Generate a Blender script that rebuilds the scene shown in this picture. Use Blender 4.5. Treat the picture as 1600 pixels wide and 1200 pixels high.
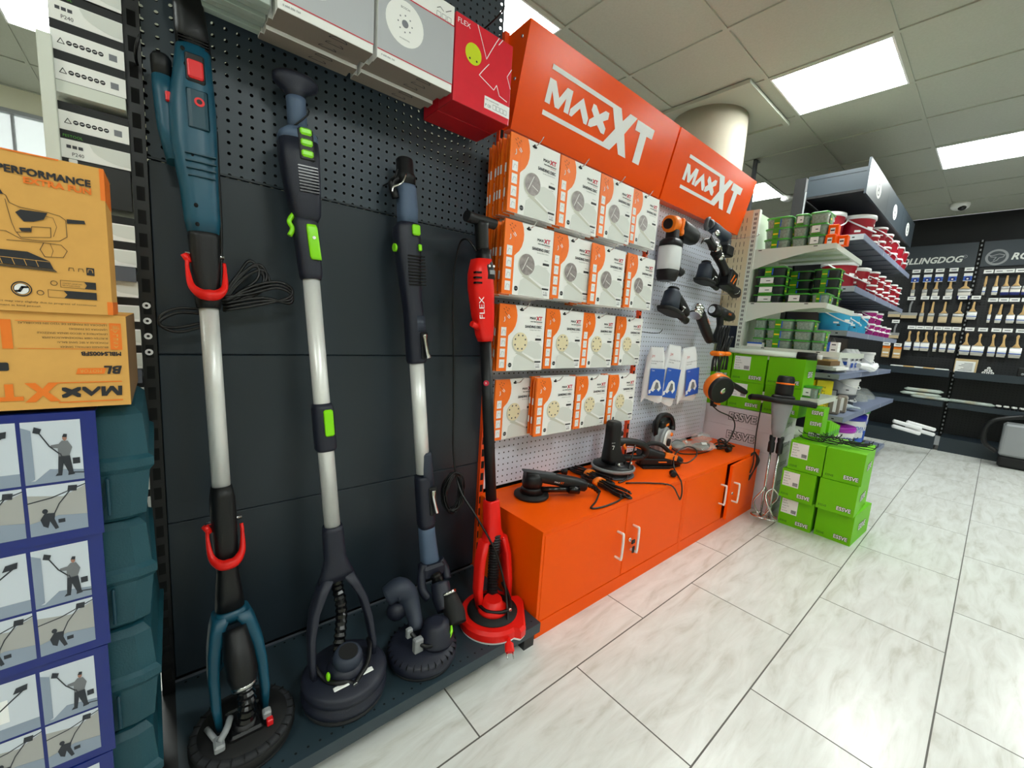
import bpy, math, random
from mathutils import Matrix, Vector
R = math.radians
PI = math.pi
sc = bpy.context.scene
col = sc.collection
for o in list(bpy.data.objects):
    bpy.data.objects.remove(o)

# ------------------------------------------------------------------ camera
cam_d = bpy.data.cameras.new('camera')
cam_d.sensor_width = 36.0
cam_d.lens = 36.0 * 643.4 / 1600.0
cam_d.clip_start = 0.02
cam_d.clip_end = 60
cam = bpy.data.objects.new('camera', cam_d)
col.objects.link(cam)
_f = 643.4
_vx = Vector((762, 40, _f)).normalized()
_vy = Vector((-550, 128, _f)); _vy = (_vy - _vx * _vy.dot(_vx)).normalized()
_vz = -_vx.cross(_vy)
_right = Vector((_vx[0], _vy[0], _vz[0])); _up = Vector((_vx[1], _vy[1], _vz[1])); _fw = Vector((_vx[2], _vy[2], _vz[2]))
cam.matrix_world = Matrix(((_right.x, _up.x, -_fw.x, 0), (_right.y, _up.y, -_fw.y, 0), (_right.z, _up.z, -_fw.z, 1.1), (0, 0, 0, 1)))
sc.camera = cam

# ------------------------------------------------------------------ world, exposure
w = bpy.data.worlds.new('world'); sc.world = w; w.use_nodes = True
w.node_tree.nodes['Background'].inputs[0].default_value = (0.95, 0.98, 1.0, 1)
w.node_tree.nodes['Background'].inputs[1].default_value = 1.0
sc.view_settings.view_transform = 'Standard'
sc.view_settings.look = 'None'
sc.view_settings.gamma = 1.0
sc.view_settings.use_curve_mapping = False
sc.view_settings.exposure = 1.08
LIGHT_E = 13.0
CZ = 2.717

# ------------------------------------------------------------------ materials
def _lin(c):
    return tuple((x / 12.92 if x <= .04045 else ((x + .055) / 1.055) ** 2.4) for x in c)
MATS = {}
def mat(name, rgb, rough=.5, metal=0.0, noise=0.0, nscale=20.0, bump=0.0, trans=0.0, emit=0.0, coat=0.0, alpha=1.0, spec=.5):
    m = bpy.data.materials.new(name); m.use_nodes = True
    nt = m.node_tree; b = nt.nodes['Principled BSDF']
    c = _lin(rgb) + (1,)
    b.inputs['Base Color'].default_value = c
    b.inputs['Roughness'].default_value = rough
    b.inputs['Metallic'].default_value = metal
    b.inputs['Specular IOR Level'].default_value = spec
    b.inputs['Transmission Weight'].default_value = trans
    b.inputs['Coat Weight'].default_value = coat
    b.inputs['Alpha'].default_value = alpha
    if emit:
        b.inputs['Emission Color'].default_value = c
        b.inputs['Emission Strength'].default_value = emit
    if noise or bump:
        tc = nt.nodes.new('ShaderNodeTexCoord'); n = nt.nodes.new('ShaderNodeTexNoise')
        n.inputs['Scale'].default_value = nscale; n.inputs['Detail'].default_value = 4
        nt.links.new(tc.outputs['Object'], n.inputs['Vector'])
        if noise:
            r = nt.nodes.new('ShaderNodeMapRange')
            r.inputs['To Min'].default_value = 1 - noise; r.inputs['To Max'].default_value = 1 + noise
            nt.links.new(n.outputs['Fac'], r.inputs['Value'])
            mx = nt.nodes.new('ShaderNodeVectorMath'); mx.operation = 'SCALE'
            mx.inputs[0].default_value = c[:3]
            nt.links.new(r.outputs['Result'], mx.inputs['Scale'])
            nt.links.new(mx.outputs['Vector'], b.inputs['Base Color'])
        if bump:
            bp = nt.nodes.new('ShaderNodeBump'); bp.inputs['Strength'].default_value = bump; bp.inputs['Distance'].default_value = .002
            nt.links.new(n.outputs['Fac'], bp.inputs['Height']); nt.links.new(bp.outputs['Normal'], b.inputs['Normal'])
    MATS[name] = m
    return m
mat('black', (.055, .058, .068), .45, bump=.15, nscale=300, spec=.4)
mat('black_gloss', (.05, .05, .06), .2)
mat('black_matte', (.05, .05, .055), .7)
mat('rubber', (.06, .06, .07), .55)
mat('cable', (.045, .045, .05), .38)
mat('void', (.01, .01, .012), .9)
mat('navy', (.10, .115, .175), .5, bump=.2, nscale=400)
mat('slate', (.31, .38, .48), .55, bump=.2, nscale=400)
mat('slate_dark', (.17, .20, .26), .55)
mat('teal', (.06, .30, .39), .4, noise=.06, nscale=9)
mat('teal_dark', (.07, .24, .30), .45)
mat('teal_case', (.05, .27, .32), .5, bump=.35, nscale=350)
mat('green_btn', (.55, .90, .04), .35)
mat('red', (.88, .10, .12), .35)
mat('red_plastic', (.93, .11, .08), .38, spec=.35)
mat('alu', (.93, .93, .92), .36, .25, noise=.04, nscale=30)
mat('steel', (.80, .80, .80), .25, 1.0)
mat('chrome', (.88, .88, .88), .12, 1.0)
mat('grey_plastic', (.56, .57, .58), .45)
mat('grey_dark', (.30, .31, .33), .5)
mat('grey_mid', (.45, .46, .48), .5)
mat('pad_grey', (.15, .155, .17), .8)
mat('orange_metal', (1.0, .36, .0), .45, spec=.12, noise=.03, nscale=5)
mat('orange_sign', (1.0, .34, .0), .22, spec=.4, bump=.3, nscale=5)
mat('orange_upright', (.95, .30, .06), .4)
mat('orange_print', (1.0, .47, .09), .4)
mat('orange_tool', (1.0, .50, .05), .4)
mat('white_print', (.95, .95, .95), .45)
mat('paper_white', (.96, .96, .95), .55)
mat('paper_grey', (.87, .88, .86), .55)
mat('paper_fold', (.80, .80, .75), .55)
mat('print_dark', (.12, .12, .14), .55)
mat('print_grey', (.48, .49, .52), .55)
mat('print_red', (.80, .10, .22), .5)
mat('print_text', (.25, .25, .28), .55)
mat('disc_cream', (.92, .87, .72), .7, noise=.05, nscale=60)
mat('disc_foil', (.60, .565, .56), .4, .2, noise=.7, nscale=70)
mat('kraft', (.86, .65, .35), .8, noise=.09, nscale=35, spec=.2)
mat('kraft_dark', (.48, .36, .22), .75)
mat('kraft_pale', (.80, .70, .52), .75)
mat('kraft_orange', (.93, .47, .10), .6)
mat('kraft_line', (.30, .24, .16), .7)
mat('blue_sleeve', (.03, .13, .46), .3, coat=.1)
mat('photo_pale', (.80, .83, .87), .3)
mat('photo_mid', (.55, .60, .67), .3)
mat('photo_dark', (.14, .16, .20), .3)
mat('photo_warm', (.66, .66, .65), .3)
mat('photo_skin', (.65, .47, .40), .4)
mat('box_grey_face', (.70, .71, .73), .45)
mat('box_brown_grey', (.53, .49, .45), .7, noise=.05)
mat('flex_red', (.88, .12, .20), .3, noise=.1, nscale=25)
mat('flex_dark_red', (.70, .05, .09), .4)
mat('flex_yellow', (.80, .86, .05), .4)
mat('film', (.86, .92, .88), .12, alpha=.45)
mat('glassine', (.70, .76, .72), .25, alpha=.8)
mat('shelf_white', (.86, .88, .84), .4)
mat('shelf_green_white', (.80, .84, .76), .45)
mat('beige', (.86, .80, .66), .5)
mat('shelf_blue_grey', (.48, .52, .62), .4)
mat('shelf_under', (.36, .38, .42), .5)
mat('gondola_dark', (.13, .175, .21), .42, noise=.03, nscale=3)
mat('gondola_black', (.04, .045, .055), .4)
mat('base_dark', (.165, .225, .26), .4)
mat('green_box', (.45, .78, .03), .5, spec=.25)
mat('green_box_dark', (.13, .30, .06), .6)
mat('carton_white', (.87, .84, .87), .5)
mat('tub_clear', (.62, .74, .66), .2, alpha=.45)
mat('tub_dark', (.17, .20, .20), .25, alpha=.8)
mat('tub_lid', (.30, .72, .22), .3, alpha=.8)
mat('screws', (.66, .67, .66), .35, .5, noise=.9, nscale=120)
mat('screws_dark', (.22, .23, .24), .4, .5, noise=.8, nscale=120)
mat('label_yellow', (.92, .82, .10), .5)
mat('label_blue', (.15, .35, .75), .5)
mat('label_green', (.28, .62, .10), .5)
mat('bucket_red', (.62, .04, .14), .35)
mat('bucket_blue', (.20, .68, .86), .35)
mat('bucket_magenta', (.66, .05, .48), .35)
mat('bucket_white', (.92, .92, .92), .35)
mat('lid_purple', (.68, .14, .72), .35)
mat('lid_blue', (.10, .10, .62), .3)
mat('lid_green', (.10, .62, .20), .35)
mat('yellow_box', (.96, .88, .06), .4)
mat('wood', (.83, .68, .45), .5, noise=.12, nscale=40)
mat('wood_pink', (.86, .62, .48), .5)
mat('bristle', (.80, .72, .58), .8, noise=.15, nscale=150)
mat('bristle_white', (.88, .86, .82), .8)
mat('bristle_blue', (.12, .16, .42), .7)
mat('ferrule', (.78, .78, .78), .3, .6)
mat('plaster', (.70, .67, .60), .7, noise=.06, nscale=14, bump=.5)
mat('ceiling_paint', (.67, .68, .63), .7)
mat('wall_cream', (.86, .85, .76), .8)
mat('wall_grey', (.60, .60, .57), .8)
mat('wall_black', (.055, .06, .075), .7, bump=.6, nscale=25)
mat('glove', (.62, .66, .70), .7)
mat('bag_clear', (.90, .92, .90), .1, alpha=.28)
mat('bag_white', (.94, .94, .95), .4)
mat('bag_blue', (.13, .35, .75), .35)
mat('tube_white', (.93, .97, .93), .2)
mat('orange_handle_tank', (.90, .91, .92), .35)
mat('grout', (.38, .38, .37), .8)
mat('diffuser', (.97, 1.0, .985), .5, emit=LIGHT_E)
mat('daylight', (.93, .97, 1.0), .5, emit=6.0)

def node_mat(name):
    m = bpy.data.materials.new(name); m.use_nodes = True; MATS[name] = m
    return m, m.node_tree, m.node_tree.nodes, m.node_tree.links
def mth(nt, op, a, b=None, c=None):
    n = nt.nodes.new('ShaderNodeMath'); n.operation = op
    for i, v in enumerate((a, b, c)):
        if v is None: continue
        if isinstance(v, (int, float)): n.inputs[i].default_value = v
        else: nt.links.new(v, n.inputs[i])
    return n.outputs[0]
# pegboard: real see-through round holes on a square grid
def pegboard(name, rgb, rough, ax, pitch, rad, spec=.5):
    m, nt, N, L = node_mat(name)
    b = N['Principled BSDF']; b.inputs['Base Color'].default_value = _lin(rgb) + (1,); b.inputs['Roughness'].default_value = rough
    b.inputs['Specular IOR Level'].default_value = spec
    tc = N.new('ShaderNodeTexCoord'); sp = N.new('ShaderNodeSeparateXYZ'); L.new(tc.outputs['Object'], sp.inputs[0])
    us = []
    for a in ax:
        v = mth(nt, 'DIVIDE', sp.outputs[a], pitch); v = mth(nt, 'FRACT', v); v = mth(nt, 'SUBTRACT', v, .5)
        us.append(mth(nt, 'MULTIPLY', v, v))
    d = mth(nt, 'SQRT', mth(nt, 'ADD', us[0], us[1]))
    h = mth(nt, 'LESS_THAN', d, rad / pitch)
    t = N.new('ShaderNodeBsdfTransparent'); mx = N.new('ShaderNodeMixShader')
    L.new(h, mx.inputs[0]); L.new(b.outputs[0], mx.inputs[1]); L.new(t.outputs[0], mx.inputs[2])
    L.new(mx.outputs[0], N['Material Output'].inputs['Surface'])
pegboard('peg_dark_lit', (.225, .27, .31), .45, (0, 2), .0252, .0040)  # same paint as the panels below; lighter because stronger light is put into colour
pegboard('peg_rear_shaded', (.012, .012, .014), .9, (0, 2), .0252, .0050)  # rear board's shade inside the bay put into colour as near black
pegboard('peg_white', (.86, .88, .94), .4, (0, 2), .0262, .0034)
pegboard('peg_black', (.07, .08, .10), .5, (1, 2), .03, .005)
# floor tiles
def floor_mat():
    m, nt, N, L = node_mat('floor_tile')
    b = N['Principled BSDF']
    tc = N.new('ShaderNodeTexCoord'); mp = N.new('ShaderNodeMapping'); L.new(tc.outputs['Object'], mp.inputs[0])
    mp.inputs['Location'].default_value = (-.6105 + .3935, -.7465, 0)
    br = N.new('ShaderNodeTexBrick'); L.new(mp.outputs[0], br.inputs['Vector'])
    br.offset = .5; br.offset_frequency = 2
    br.inputs['Scale'].default_value = 1; br.inputs['Brick Width'].default_value = .787; br.inputs['Row Height'].default_value = .3905
    br.inputs['Mortar Size'].default_value = .0022; br.inputs['Mortar Smooth'].default_value = 0.0; br.inputs['Bias'].default_value = 0
    br.inputs['Color1'].default_value = (.0, .0, .0, 1); br.inputs['Color2'].default_value = (1, 1, 1, 1)
    # marble streaks
    m2 = N.new('ShaderNodeMapping'); m2.inputs['Rotation'].default_value = (0, 0, R(-28)); m2.inputs['Scale'].default_value = (1.8, 9.0, 1)
    L.new(tc.outputs['Object'], m2.inputs[0])
    of = N.new('ShaderNodeVectorMath'); of.operation = 'MULTIPLY_ADD'; of.inputs[1].default_value = (3, 5, 7)
    L.new(br.outputs['Color'], of.inputs[0]); L.new(m2.outputs[0], of.inputs[2])
    n1 = N.new('ShaderNodeTexNoise'); n1.inputs['Scale'].default_value = 2.4; n1.inputs['Detail'].default_value = 8; n1.inputs['Roughness'].default_value = .62; n1.inputs['Distortion'].default_value = .6
    L.new(of.outputs[0], n1.inputs['Vector'])
    cr = N.new('ShaderNodeValToRGB'); L.new(n1.outputs['Fac'], cr.inputs[0])
    e = cr.color_ramp.elements
    e[0].position = .30; e[0].color = _lin((.79, .785, .75)) + (1,)
    e[1].position = .62; e[1].color = _lin((.90, .905, .89)) + (1,)
    x = e.new(.45); x.color = _lin((.86, .86, .84)) + (1,)
    mx = N.new('ShaderNodeMix'); mx.data_type = 'RGBA'
    L.new(br.outputs['Fac'], mx.inputs[0]); L.new(cr.outputs[0], mx.inputs[6]); mx.inputs[7].default_value = _lin((.36, .35, .33)) + (1,)
    L.new(mx.outputs[2], b.inputs['Base Color'])
    n2 = N.new('ShaderNodeTexNoise'); n2.inputs['Scale'].default_value = 260; n2.inputs['Detail'].default_value = 1; L.new(tc.outputs['Object'], n2.inputs['Vector'])
    bp = N.new('ShaderNodeBump'); bp.inputs['Strength'].default_value = .12; bp.inputs['Distance'].default_value = .001
    L.new(n2.outputs['Fac'], bp.inputs['Height']); L.new(bp.outputs[0], b.inputs['Normal'])
    rr = mth(nt, 'MULTIPLY_ADD', br.outputs['Fac'], .4, .24); L.new(rr, b.inputs['Roughness'])
floor_mat()
# ceiling tiles
def ceil_mat():
    m, nt, N, L = node_mat('ceiling_tile')
    b = N['Principled BSDF']; b.inputs['Roughness'].default_value = .85
    tc = N.new('ShaderNodeTexCoord'); n = N.new('ShaderNodeTexNoise'); n.inputs['Scale'].default_value = 90; n.inputs['Detail'].default_value = 2
    L.new(tc.outputs['Object'], n.inputs['Vector'])
    cr = N.new('ShaderNodeValToRGB'); L.new(n.outputs['Fac'], cr.inputs[0])
    cr.color_ramp.elements[0].color = _lin((.65, .66, .61)) + (1,); cr.color_ramp.elements[1].color = _lin((.70, .71, .665)) + (1,)
    L.new(cr.outputs[0], b.inputs['Base Color'])
ceil_mat()

# ------------------------------------------------------------------ mesh builder
I4 = Matrix.Identity(4)
def T(x, y, z): return Matrix.Translation((x, y, z))
def RX(a): return Matrix.Rotation(a, 4, 'X')
def RY(a): return Matrix.Rotation(a, 4, 'Y')
def RZ(a): return Matrix.Rotation(a, 4, 'Z')
def SC(x, y, z): return Matrix.Diagonal((x, y, z, 1))
def frame(o, zdir, ydir):
    z = Vector(zdir).normalized(); y = Vector(ydir); y = (y - z * y.dot(z)).normalized(); x = y.cross(z)
    return Matrix(((x.x, y.x, z.x, o[0]), (x.y, y.y, z.y, o[1]), (x.z, y.z, z.z, o[2]), (0, 0, 0, 1)))
TXT = {}
def txt_geo(s):
    if s not in TXT:
        c = bpy.data.curves.new('t', 'FONT'); c.body = s; c.size = 1; c.resolution_u = 2; c.offset = 0
        o = bpy.data.objects.new('t', c)
        me = o.to_mesh()
        v = [tuple(p.co) for p in me.vertices]; f = [tuple(p.vertices) for p in me.polygons]
        o.to_mesh_clear(); bpy.data.objects.remove(o); bpy.data.curves.remove(c)
        xs = [p[0] for p in v] or [0, 1]
        x0 = min(xs); wd = max(max(xs) - x0, .01)
        TXT[s] = ([(p[0] - x0, p[1]) for p in v], f, wd)
    return TXT[s]
class MB:
    def __init__(s, m='black', inv=None):
        s.v = []; s.f = []; s.fm = []; s.sm = []; s.mats = []; s.X = I4; s.B = inv or I4; s.use(m)
    def use(s, m):
        if m not in s.mats: s.mats.append(m)
        s.c = s.mats.index(m); return s
    def at(s, M): s.X = M; return s
    def add(s, vs, fs, smooth=False):
        M = s.B @ s.X; n = len(s.v); flip = M.determinant() < 0
        s.v += [tuple(M @ Vector(p)) for p in vs]
        for f in fs:
            f = tuple(n + i for i in f); s.f.append(f[::-1] if flip else f); s.fm.append(s.c); s.sm.append(smooth)
        return s
    def box(s, x0, x1, y0, y1, z0, z1):
        v = [(x, y, z) for z in (z0, z1) for y in (y0, y1) for x in (x0, x1)]
        return s.add(v, [(0, 2, 3, 1), (4, 5, 7, 6), (0, 1, 5, 4), (2, 6, 7, 3), (0, 4, 6, 2), (1, 3, 7, 5)])
    def rbox(s, x0, x1, y0, y1, z0, z1, r=.004, c=None, n=2):
        c = r if c is None else c
        cx, cy = (x0 + x1) / 2, (y0 + y1) / 2
        def ring(z, ins):
            rr = max(r - ins, .0004); hx, hy = (x1 - x0) / 2 - ins, (y1 - y0) / 2 - ins; out = []
            for q, (sx, sy) in enumerate(((1, 1), (-1, 1), (-1, -1), (1, -1))):
                for k in range(n + 1):
                    a = PI / 2 * (q + k / n); out.append((cx + sx * (hx - rr) + rr * math.cos(a), cy + sy * (hy - rr) + rr * math.sin(a), z))
            return out
        return s.rings([ring(z0, c), ring(z0 + c, 0), ring(z1 - c, 0), ring(z1, c)], smooth=False)
    def rings(s, rs, cap=True, smooth=True, closed=False):
        n = len(rs[0]); v = [p for r in rs for p in r]; f = []
        m = len(rs)
        for i in range(m if closed else m - 1):
            a = i * n; b = ((i + 1) % m) * n
            for k in range(n):
                l = (k + 1) % n; f.append((a + k, a + l, b + l, b + k))
        s.add(v, f, smooth)
        if cap and not closed:
            base = len(s.v) - len(v)
            s.f.append(tuple(base + k for k in range(n))[::-1]); s.fm.append(s.c); s.sm.append(False)
            e = base + (m - 1) * n
            s.f.append(tuple(e + k for k in range(n))); s.fm.append(s.c); s.sm.append(False)
        return s
    def body(s, secs, e=3.0, n=20, cap=True, smooth=True):
        rs = []
        for q in secs:
            z, cx, cy, wx, wy = q[:5]; ee = q[5] if len(q) > 5 else e
            ring = []
            for k in range(n):
                a = 2 * PI * (k + .5) / n; ca, sa = math.cos(a), math.sin(a)
                ring.append((cx + wx / 2 * math.copysign(abs(ca) ** (2 / ee), ca), cy + wy / 2 * math.copysign(abs(sa) ** (2 / ee), sa), z))
            rs.append(ring)
        return s.rings(rs, cap, smooth)
    def lathe(s, prof, n=32, smooth=True, a0=0):
        rs = [[(r * math.cos(a0 + 2 * PI * k / n), r * math.sin(a0 + 2 * PI * k / n), z) for k in range(n)] for r, z in prof]
        return s.rings(rs, True, smooth)
    def cyl(s, p0, p1, r0, r1=None, n=16):
        r1 = r0 if r1 is None else r1; p0 = Vector(p0); p1 = Vector(p1); d = p1 - p0
        y = Vector((0, 1, 0)) if abs(d.normalized().y) < .9 else Vector((1, 0, 0))
        F = frame(p0, d, y); L = d.length
        rs = [[tuple(F @ Vector((r * math.cos(2 * PI * k / n), r * math.sin(2 * PI * k / n), z))) for k in range(n)] for r, z in ((r0, 0), (r1, L))]
        s.rings(rs, True, True); return s
    def tube(s, pts, r, n=8, sub=5, closed=False, smooth=True):
        P = [Vector(p) for p in pts]; Q = []; RR = []
        rl = r if isinstance(r, (list, tuple)) else [r] * len(P)
        m = len(P)
        if sub > 1 and m > 2:
            for i in range(m if closed else m - 1):
                p1, p2 = P[i], P[(i + 1) % m]
                p0 = P[i - 1] if (i or closed) else p1 * 2 - p2
                p3 = P[(i + 2) % m] if (i + 2 < m or closed) else p2 * 2 - p1
                for k in range(sub):
                    t = k / sub
                    Q.append(.5 * ((2 * p1) + (p2 - p0) * t + (2 * p0 - 5 * p1 + 4 * p2 - p3) * t * t + (3 * p1 - p0 - 3 * p2 + p3) * t ** 3))
                    RR.append(rl[i] * (1 - t) + rl[(i + 1) % m] * t)
            if not closed: Q.append(P[-1]); RR.append(rl[-1])
        else: Q = P; RR = list(rl)
        m = len(Q); rs = []; up = None
        for i in range(m):
            a = Q[i - 1] if (i or closed) else Q[i]; b = Q[(i + 1) % m] if (i + 1 < m or closed) else Q[i]
            t = (b - a)
            if t.length < 1e-9: t = Vector((0, 0, 1))
            t.normalize()
            if up is None: up = t.orthogonal().normalized()
            else:
                up = up - t * up.dot(t)
                up = up.normalized() if up.length > 1e-6 else t.orthogonal().normalized()
            sd = t.cross(up)
            rs.append([tuple(Q[i] + (up * math.cos(2 * PI * k / n) + sd * math.sin(2 * PI * k / n)) * RR[i]) for k in range(n)])
        return s.rings(rs, True, smooth, closed)
    def hose(s, pts, r, rib=.004, n=12):
        P = [Vector(p) for p in pts]; Q = []
        for i in range(len(P) - 1):
            p1, p2 = P[i], P[i + 1]; p0 = P[i - 1] if i else p1 * 2 - p2; p3 = P[i + 2] if i + 2 < len(P) else p2 * 2 - p1
            for k in range(8):
                t = k / 8
                Q.append(.5 * ((2 * p1) + (p2 - p0) * t + (2 * p0 - 5 * p1 + 4 * p2 - p3) * t * t + (3 * p1 - p0 - 3 * p2 + p3) * t ** 3))
        Q.append(P[-1]); L = sum((Q[i + 1] - Q[i]).length for i in range(len(Q) - 1)); k = max(int(L / (rib * 1.2)), 6)
        out = []; acc = 0; i = 0; step = L / k
        for j in range(k + 1):
            tgt = j * step
            while i < len(Q) - 2 and acc + (Q[i + 1] - Q[i]).length < tgt: acc += (Q[i + 1] - Q[i]).length; i += 1
            seg = (Q[i + 1] - Q[i]).length; out.append(Q[i].lerp(Q[i + 1], min(1, (tgt - acc) / max(seg, 1e-6))))
        return s.tube(out, [r if j % 2 else r * .82 for j in range(len(out))], n, 1, smooth=False)
    def ball(s, c, rx, ry=None, rz=None, n=14, m=9):
        ry = rx if ry is None else ry; rz = rx if rz is None else rz; rs = []
        for j in range(1, m):
            t = PI * j / m; rs.append([(c[0] + rx * math.sin(t) * math.cos(2 * PI * k / n), c[1] + ry * math.sin(t) * math.sin(2 * PI * k / n), c[2] - rz * math.cos(t)) for k in range(n)])
        return s.rings(rs, True, True)
    def prism(s, poly, z0, z1):
        n = len(poly); v = [(x, y, z0) for x, y in poly] + [(x, y, z1) for x, y in poly]
        ar = sum(poly[i][0] * poly[(i + 1) % n][1] - poly[(i + 1) % n][0] * poly[i][1] for i in range(n))
        f = [tuple(range(n))[::-1], tuple(range(n, 2 * n))] + [(k, (k + 1) % n, n + (k + 1) % n, n + k) for k in range(n)]
        if ar < 0: f = [q[::-1] for q in f]
        return s.add(v, f)
    def poly(s, pts, z=0.0): return s.prism(pts, z, z + .0003)
    def rect(s, x0, y0, x1, y1, z=0.0): return s.add([(x0, y0, z), (x1, y0, z), (x1, y1, z), (x0, y1, z)], [(0, 1, 2, 3)])
    def disc(s, x, y, r, z=0.0, n=24, ry=None):
        ry = r if ry is None else ry
        return s.add([(x + r * math.cos(2 * PI * k / n), y + ry * math.sin(2 * PI * k / n), z) for k in range(n)], [tuple(range(n))])
    def ringd(s, x, y, r0, r1, z=0.0, n=24):
        v = [(x + r * math.cos(2 * PI * k / n), y + r * math.sin(2 * PI * k / n), z) for r in (r0, r1) for k in range(n)]
        return s.add(v, [(k, n + k, n + (k + 1) % n, (k + 1) % n) for k in range(n)])
    def line(s, pts, wd, z=0.0, closed=False):
        m = len(pts)
        for i in range(m if closed else m - 1):
            a = Vector(pts[i]); b = Vector(pts[(i + 1) % m]); d = (b - a)
            if d.length < 1e-9: continue
            d.normalize(); nn = Vector((-d.y, d.x)) * wd / 2; e = d * wd * .3
            s.add([(*(a - nn - e), z), (*(b - nn + e), z), (*(b + nn + e), z), (*(a + nn - e), z)], [(0, 1, 2, 3)])
        return s
    def btext(s, t, x, y, h, wd=None, z=0.0, slant=0.0, al='l', b=.05):
        for i, (dx, dy) in enumerate(((-b, -b), (b, b), (-b, b), (b, -b))): s.text(t, x + dx * h, y + dy * h, h, wd, z + .00012 * i, slant, al)
        return s
    def text(s, t, x, y, h, wd=None, z=0.0, slant=0.0, al='l'):
        v, f, tw = txt_geo(t); sy = h / .72; sx = sy if wd is None else wd / tw
        ox = {'l': x, 'c': x - tw * sx / 2, 'r': x - tw * sx}[al]
        return s.add([(ox + p[0] * sx + slant * p[1] * sy, y + p[1] * sy, z) for p in v], f)
def children(o): return [c for c in bpy.data.objects if c.parent == o]
def ob(name, mb, parent=None):
    me = bpy.data.meshes.new(name); me.from_pydata(mb.v, [], mb.f)
    for m in mb.mats: me.materials.append(MATS[m])
    me.polygons.foreach_set('material_index', mb.fm); me.polygons.foreach_set('use_smooth', mb.sm); me.update()
    o = bpy.data.objects.new(name, me); col.objects.link(o)
    if parent is not None: o.parent = parent
    return o
def tag(o, label=None, cat=None, group=None, kind=None):
    if label: o['label'] = label
    if cat: o['category'] = cat
    if group: o['group'] = group
    if kind: o['kind'] = kind
    return o
def thing(name, label, cat, loc=(0, 0, 0), rz=0.0, group=None, M=None):
    o = bpy.data.objects.new(name, None); o.empty_display_size = .05; col.objects.link(o)
    o.matrix_basis = M if M is not None else T(*loc) @ RZ(rz)
    return tag(o, label, cat, group)
def mono(name, label, cat, mb, loc=(0, 0, 0), rz=0.0, group=None, M=None):
    o = ob(name, mb); o.matrix_basis = M if M is not None else T(*loc) @ RZ(rz)
    return tag(o, label, cat, group)
def struct(name, mb, parent=None):
    o = ob(name, mb, parent)
    if parent is None: o['kind'] = 'structure'
    return o
KIDS = {}
def dup(root, M, label=None, group=None):
    r = root.copy(); col.objects.link(r); r.matrix_basis = M
    if label: r['label'] = label
    if group: r['group'] = group
    for ch in KIDS.setdefault(root.name, children(root)):
        c = ch.copy(); col.objects.link(c); c.parent = r
        for g in KIDS.setdefault(ch.name, children(ch)):
            d = g.copy(); col.objects.link(d); d.parent = c
    return r
def inv(o): return o.matrix_basis.inverted()
def FY(x, y, z):  # print plane: local X -> world X, local Y -> world Z, facing -Y
    return T(x, y, z) @ RX(PI / 2)
def FX(x, y, z):  # print plane facing -X: local X -> world -Y, local Y -> world Z
    return T(x, y, z) @ RZ(-PI / 2) @ RX(PI / 2)
rnd = random.Random(7)

# ================================================================== SETTING
struct('floor', MB('floor_tile').box(-3.6, 7.5, -4.2, 5.6, -.05, 0))
GX = [2.945 + .6 * k for k in range(-11, 8)]
GY = [-.01 + .6 * k for k in range(-7, 10)]
LIGHTS = [(-.655, 3.59), (1.145, 1.79), (4.745, 1.79), (2.945, .59), (4.745, -.01), (.545, -1.21), (2.945, -1.81), (4.745, -1.81), (-1.855, -.61), (-1.855, 1.79), (2.945, 3.59), (-.655, -2.41), (6.545, -1.21)]
c = MB('ceiling_tile')
hole = [(x, y) for x, y in LIGHTS]
for gx in GX[:-1]:
    for gy in GY[:-1]:
        if any(abs(gx - a) < .05 and abs(gy - b) < .05 for a, b in hole): continue
        c.box(gx + .003, gx + .597, gy + .003, gy + .597, CZ + .008, CZ + .02)
c.use('grey_dark').box(-3.7, 7.6, -4.3, 5.7, CZ + .09, CZ + .1)
struct('ceiling', c)
c = MB('ceiling_paint')
for gx in GX: c.box(gx - .0115, gx + .0115, GY[0], GY[-1], CZ, CZ + .008)
for gy in GY: c.box(GX[0], GX[-1], gy - .0115, gy + .0115, CZ + .0005, CZ + .0085)
struct('trim_1', c)
# ceiling lights
for i, (x, y) in enumerate(LIGHTS):
    lab = ['recessed square light panel far left above the window wall', 'recessed square light panel just above the large orange sign', 'recessed square light panel low behind the smaller orange sign, beside the column',
           'large bright square light panel in the ceiling right of the round column', 'bright square light panel cut by the right edge of the photo'][i] if i < 5 else 'recessed square ceiling light panel behind the camera, row %s' % 'abcdefghij'[i - 5]
    t = thing('ceiling_light', lab, 'ceiling light', (x + .3, y + .3, CZ), group='ceiling light panels')
    f = MB('white_print')
    for a in ((-.288, .288, -.288, -.278), (-.288, .288, .278, .288), (-.288, -.278, -.278, .278), (.278, .288, -.278, .278)):
        f.box(a[0], a[1], a[2], a[3], -.002, .02)
    ob('frame', f, t)
    ob('diffuser', MB('diffuser').box(-.278, .278, -.278, .278, .002, .006), t)
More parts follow.
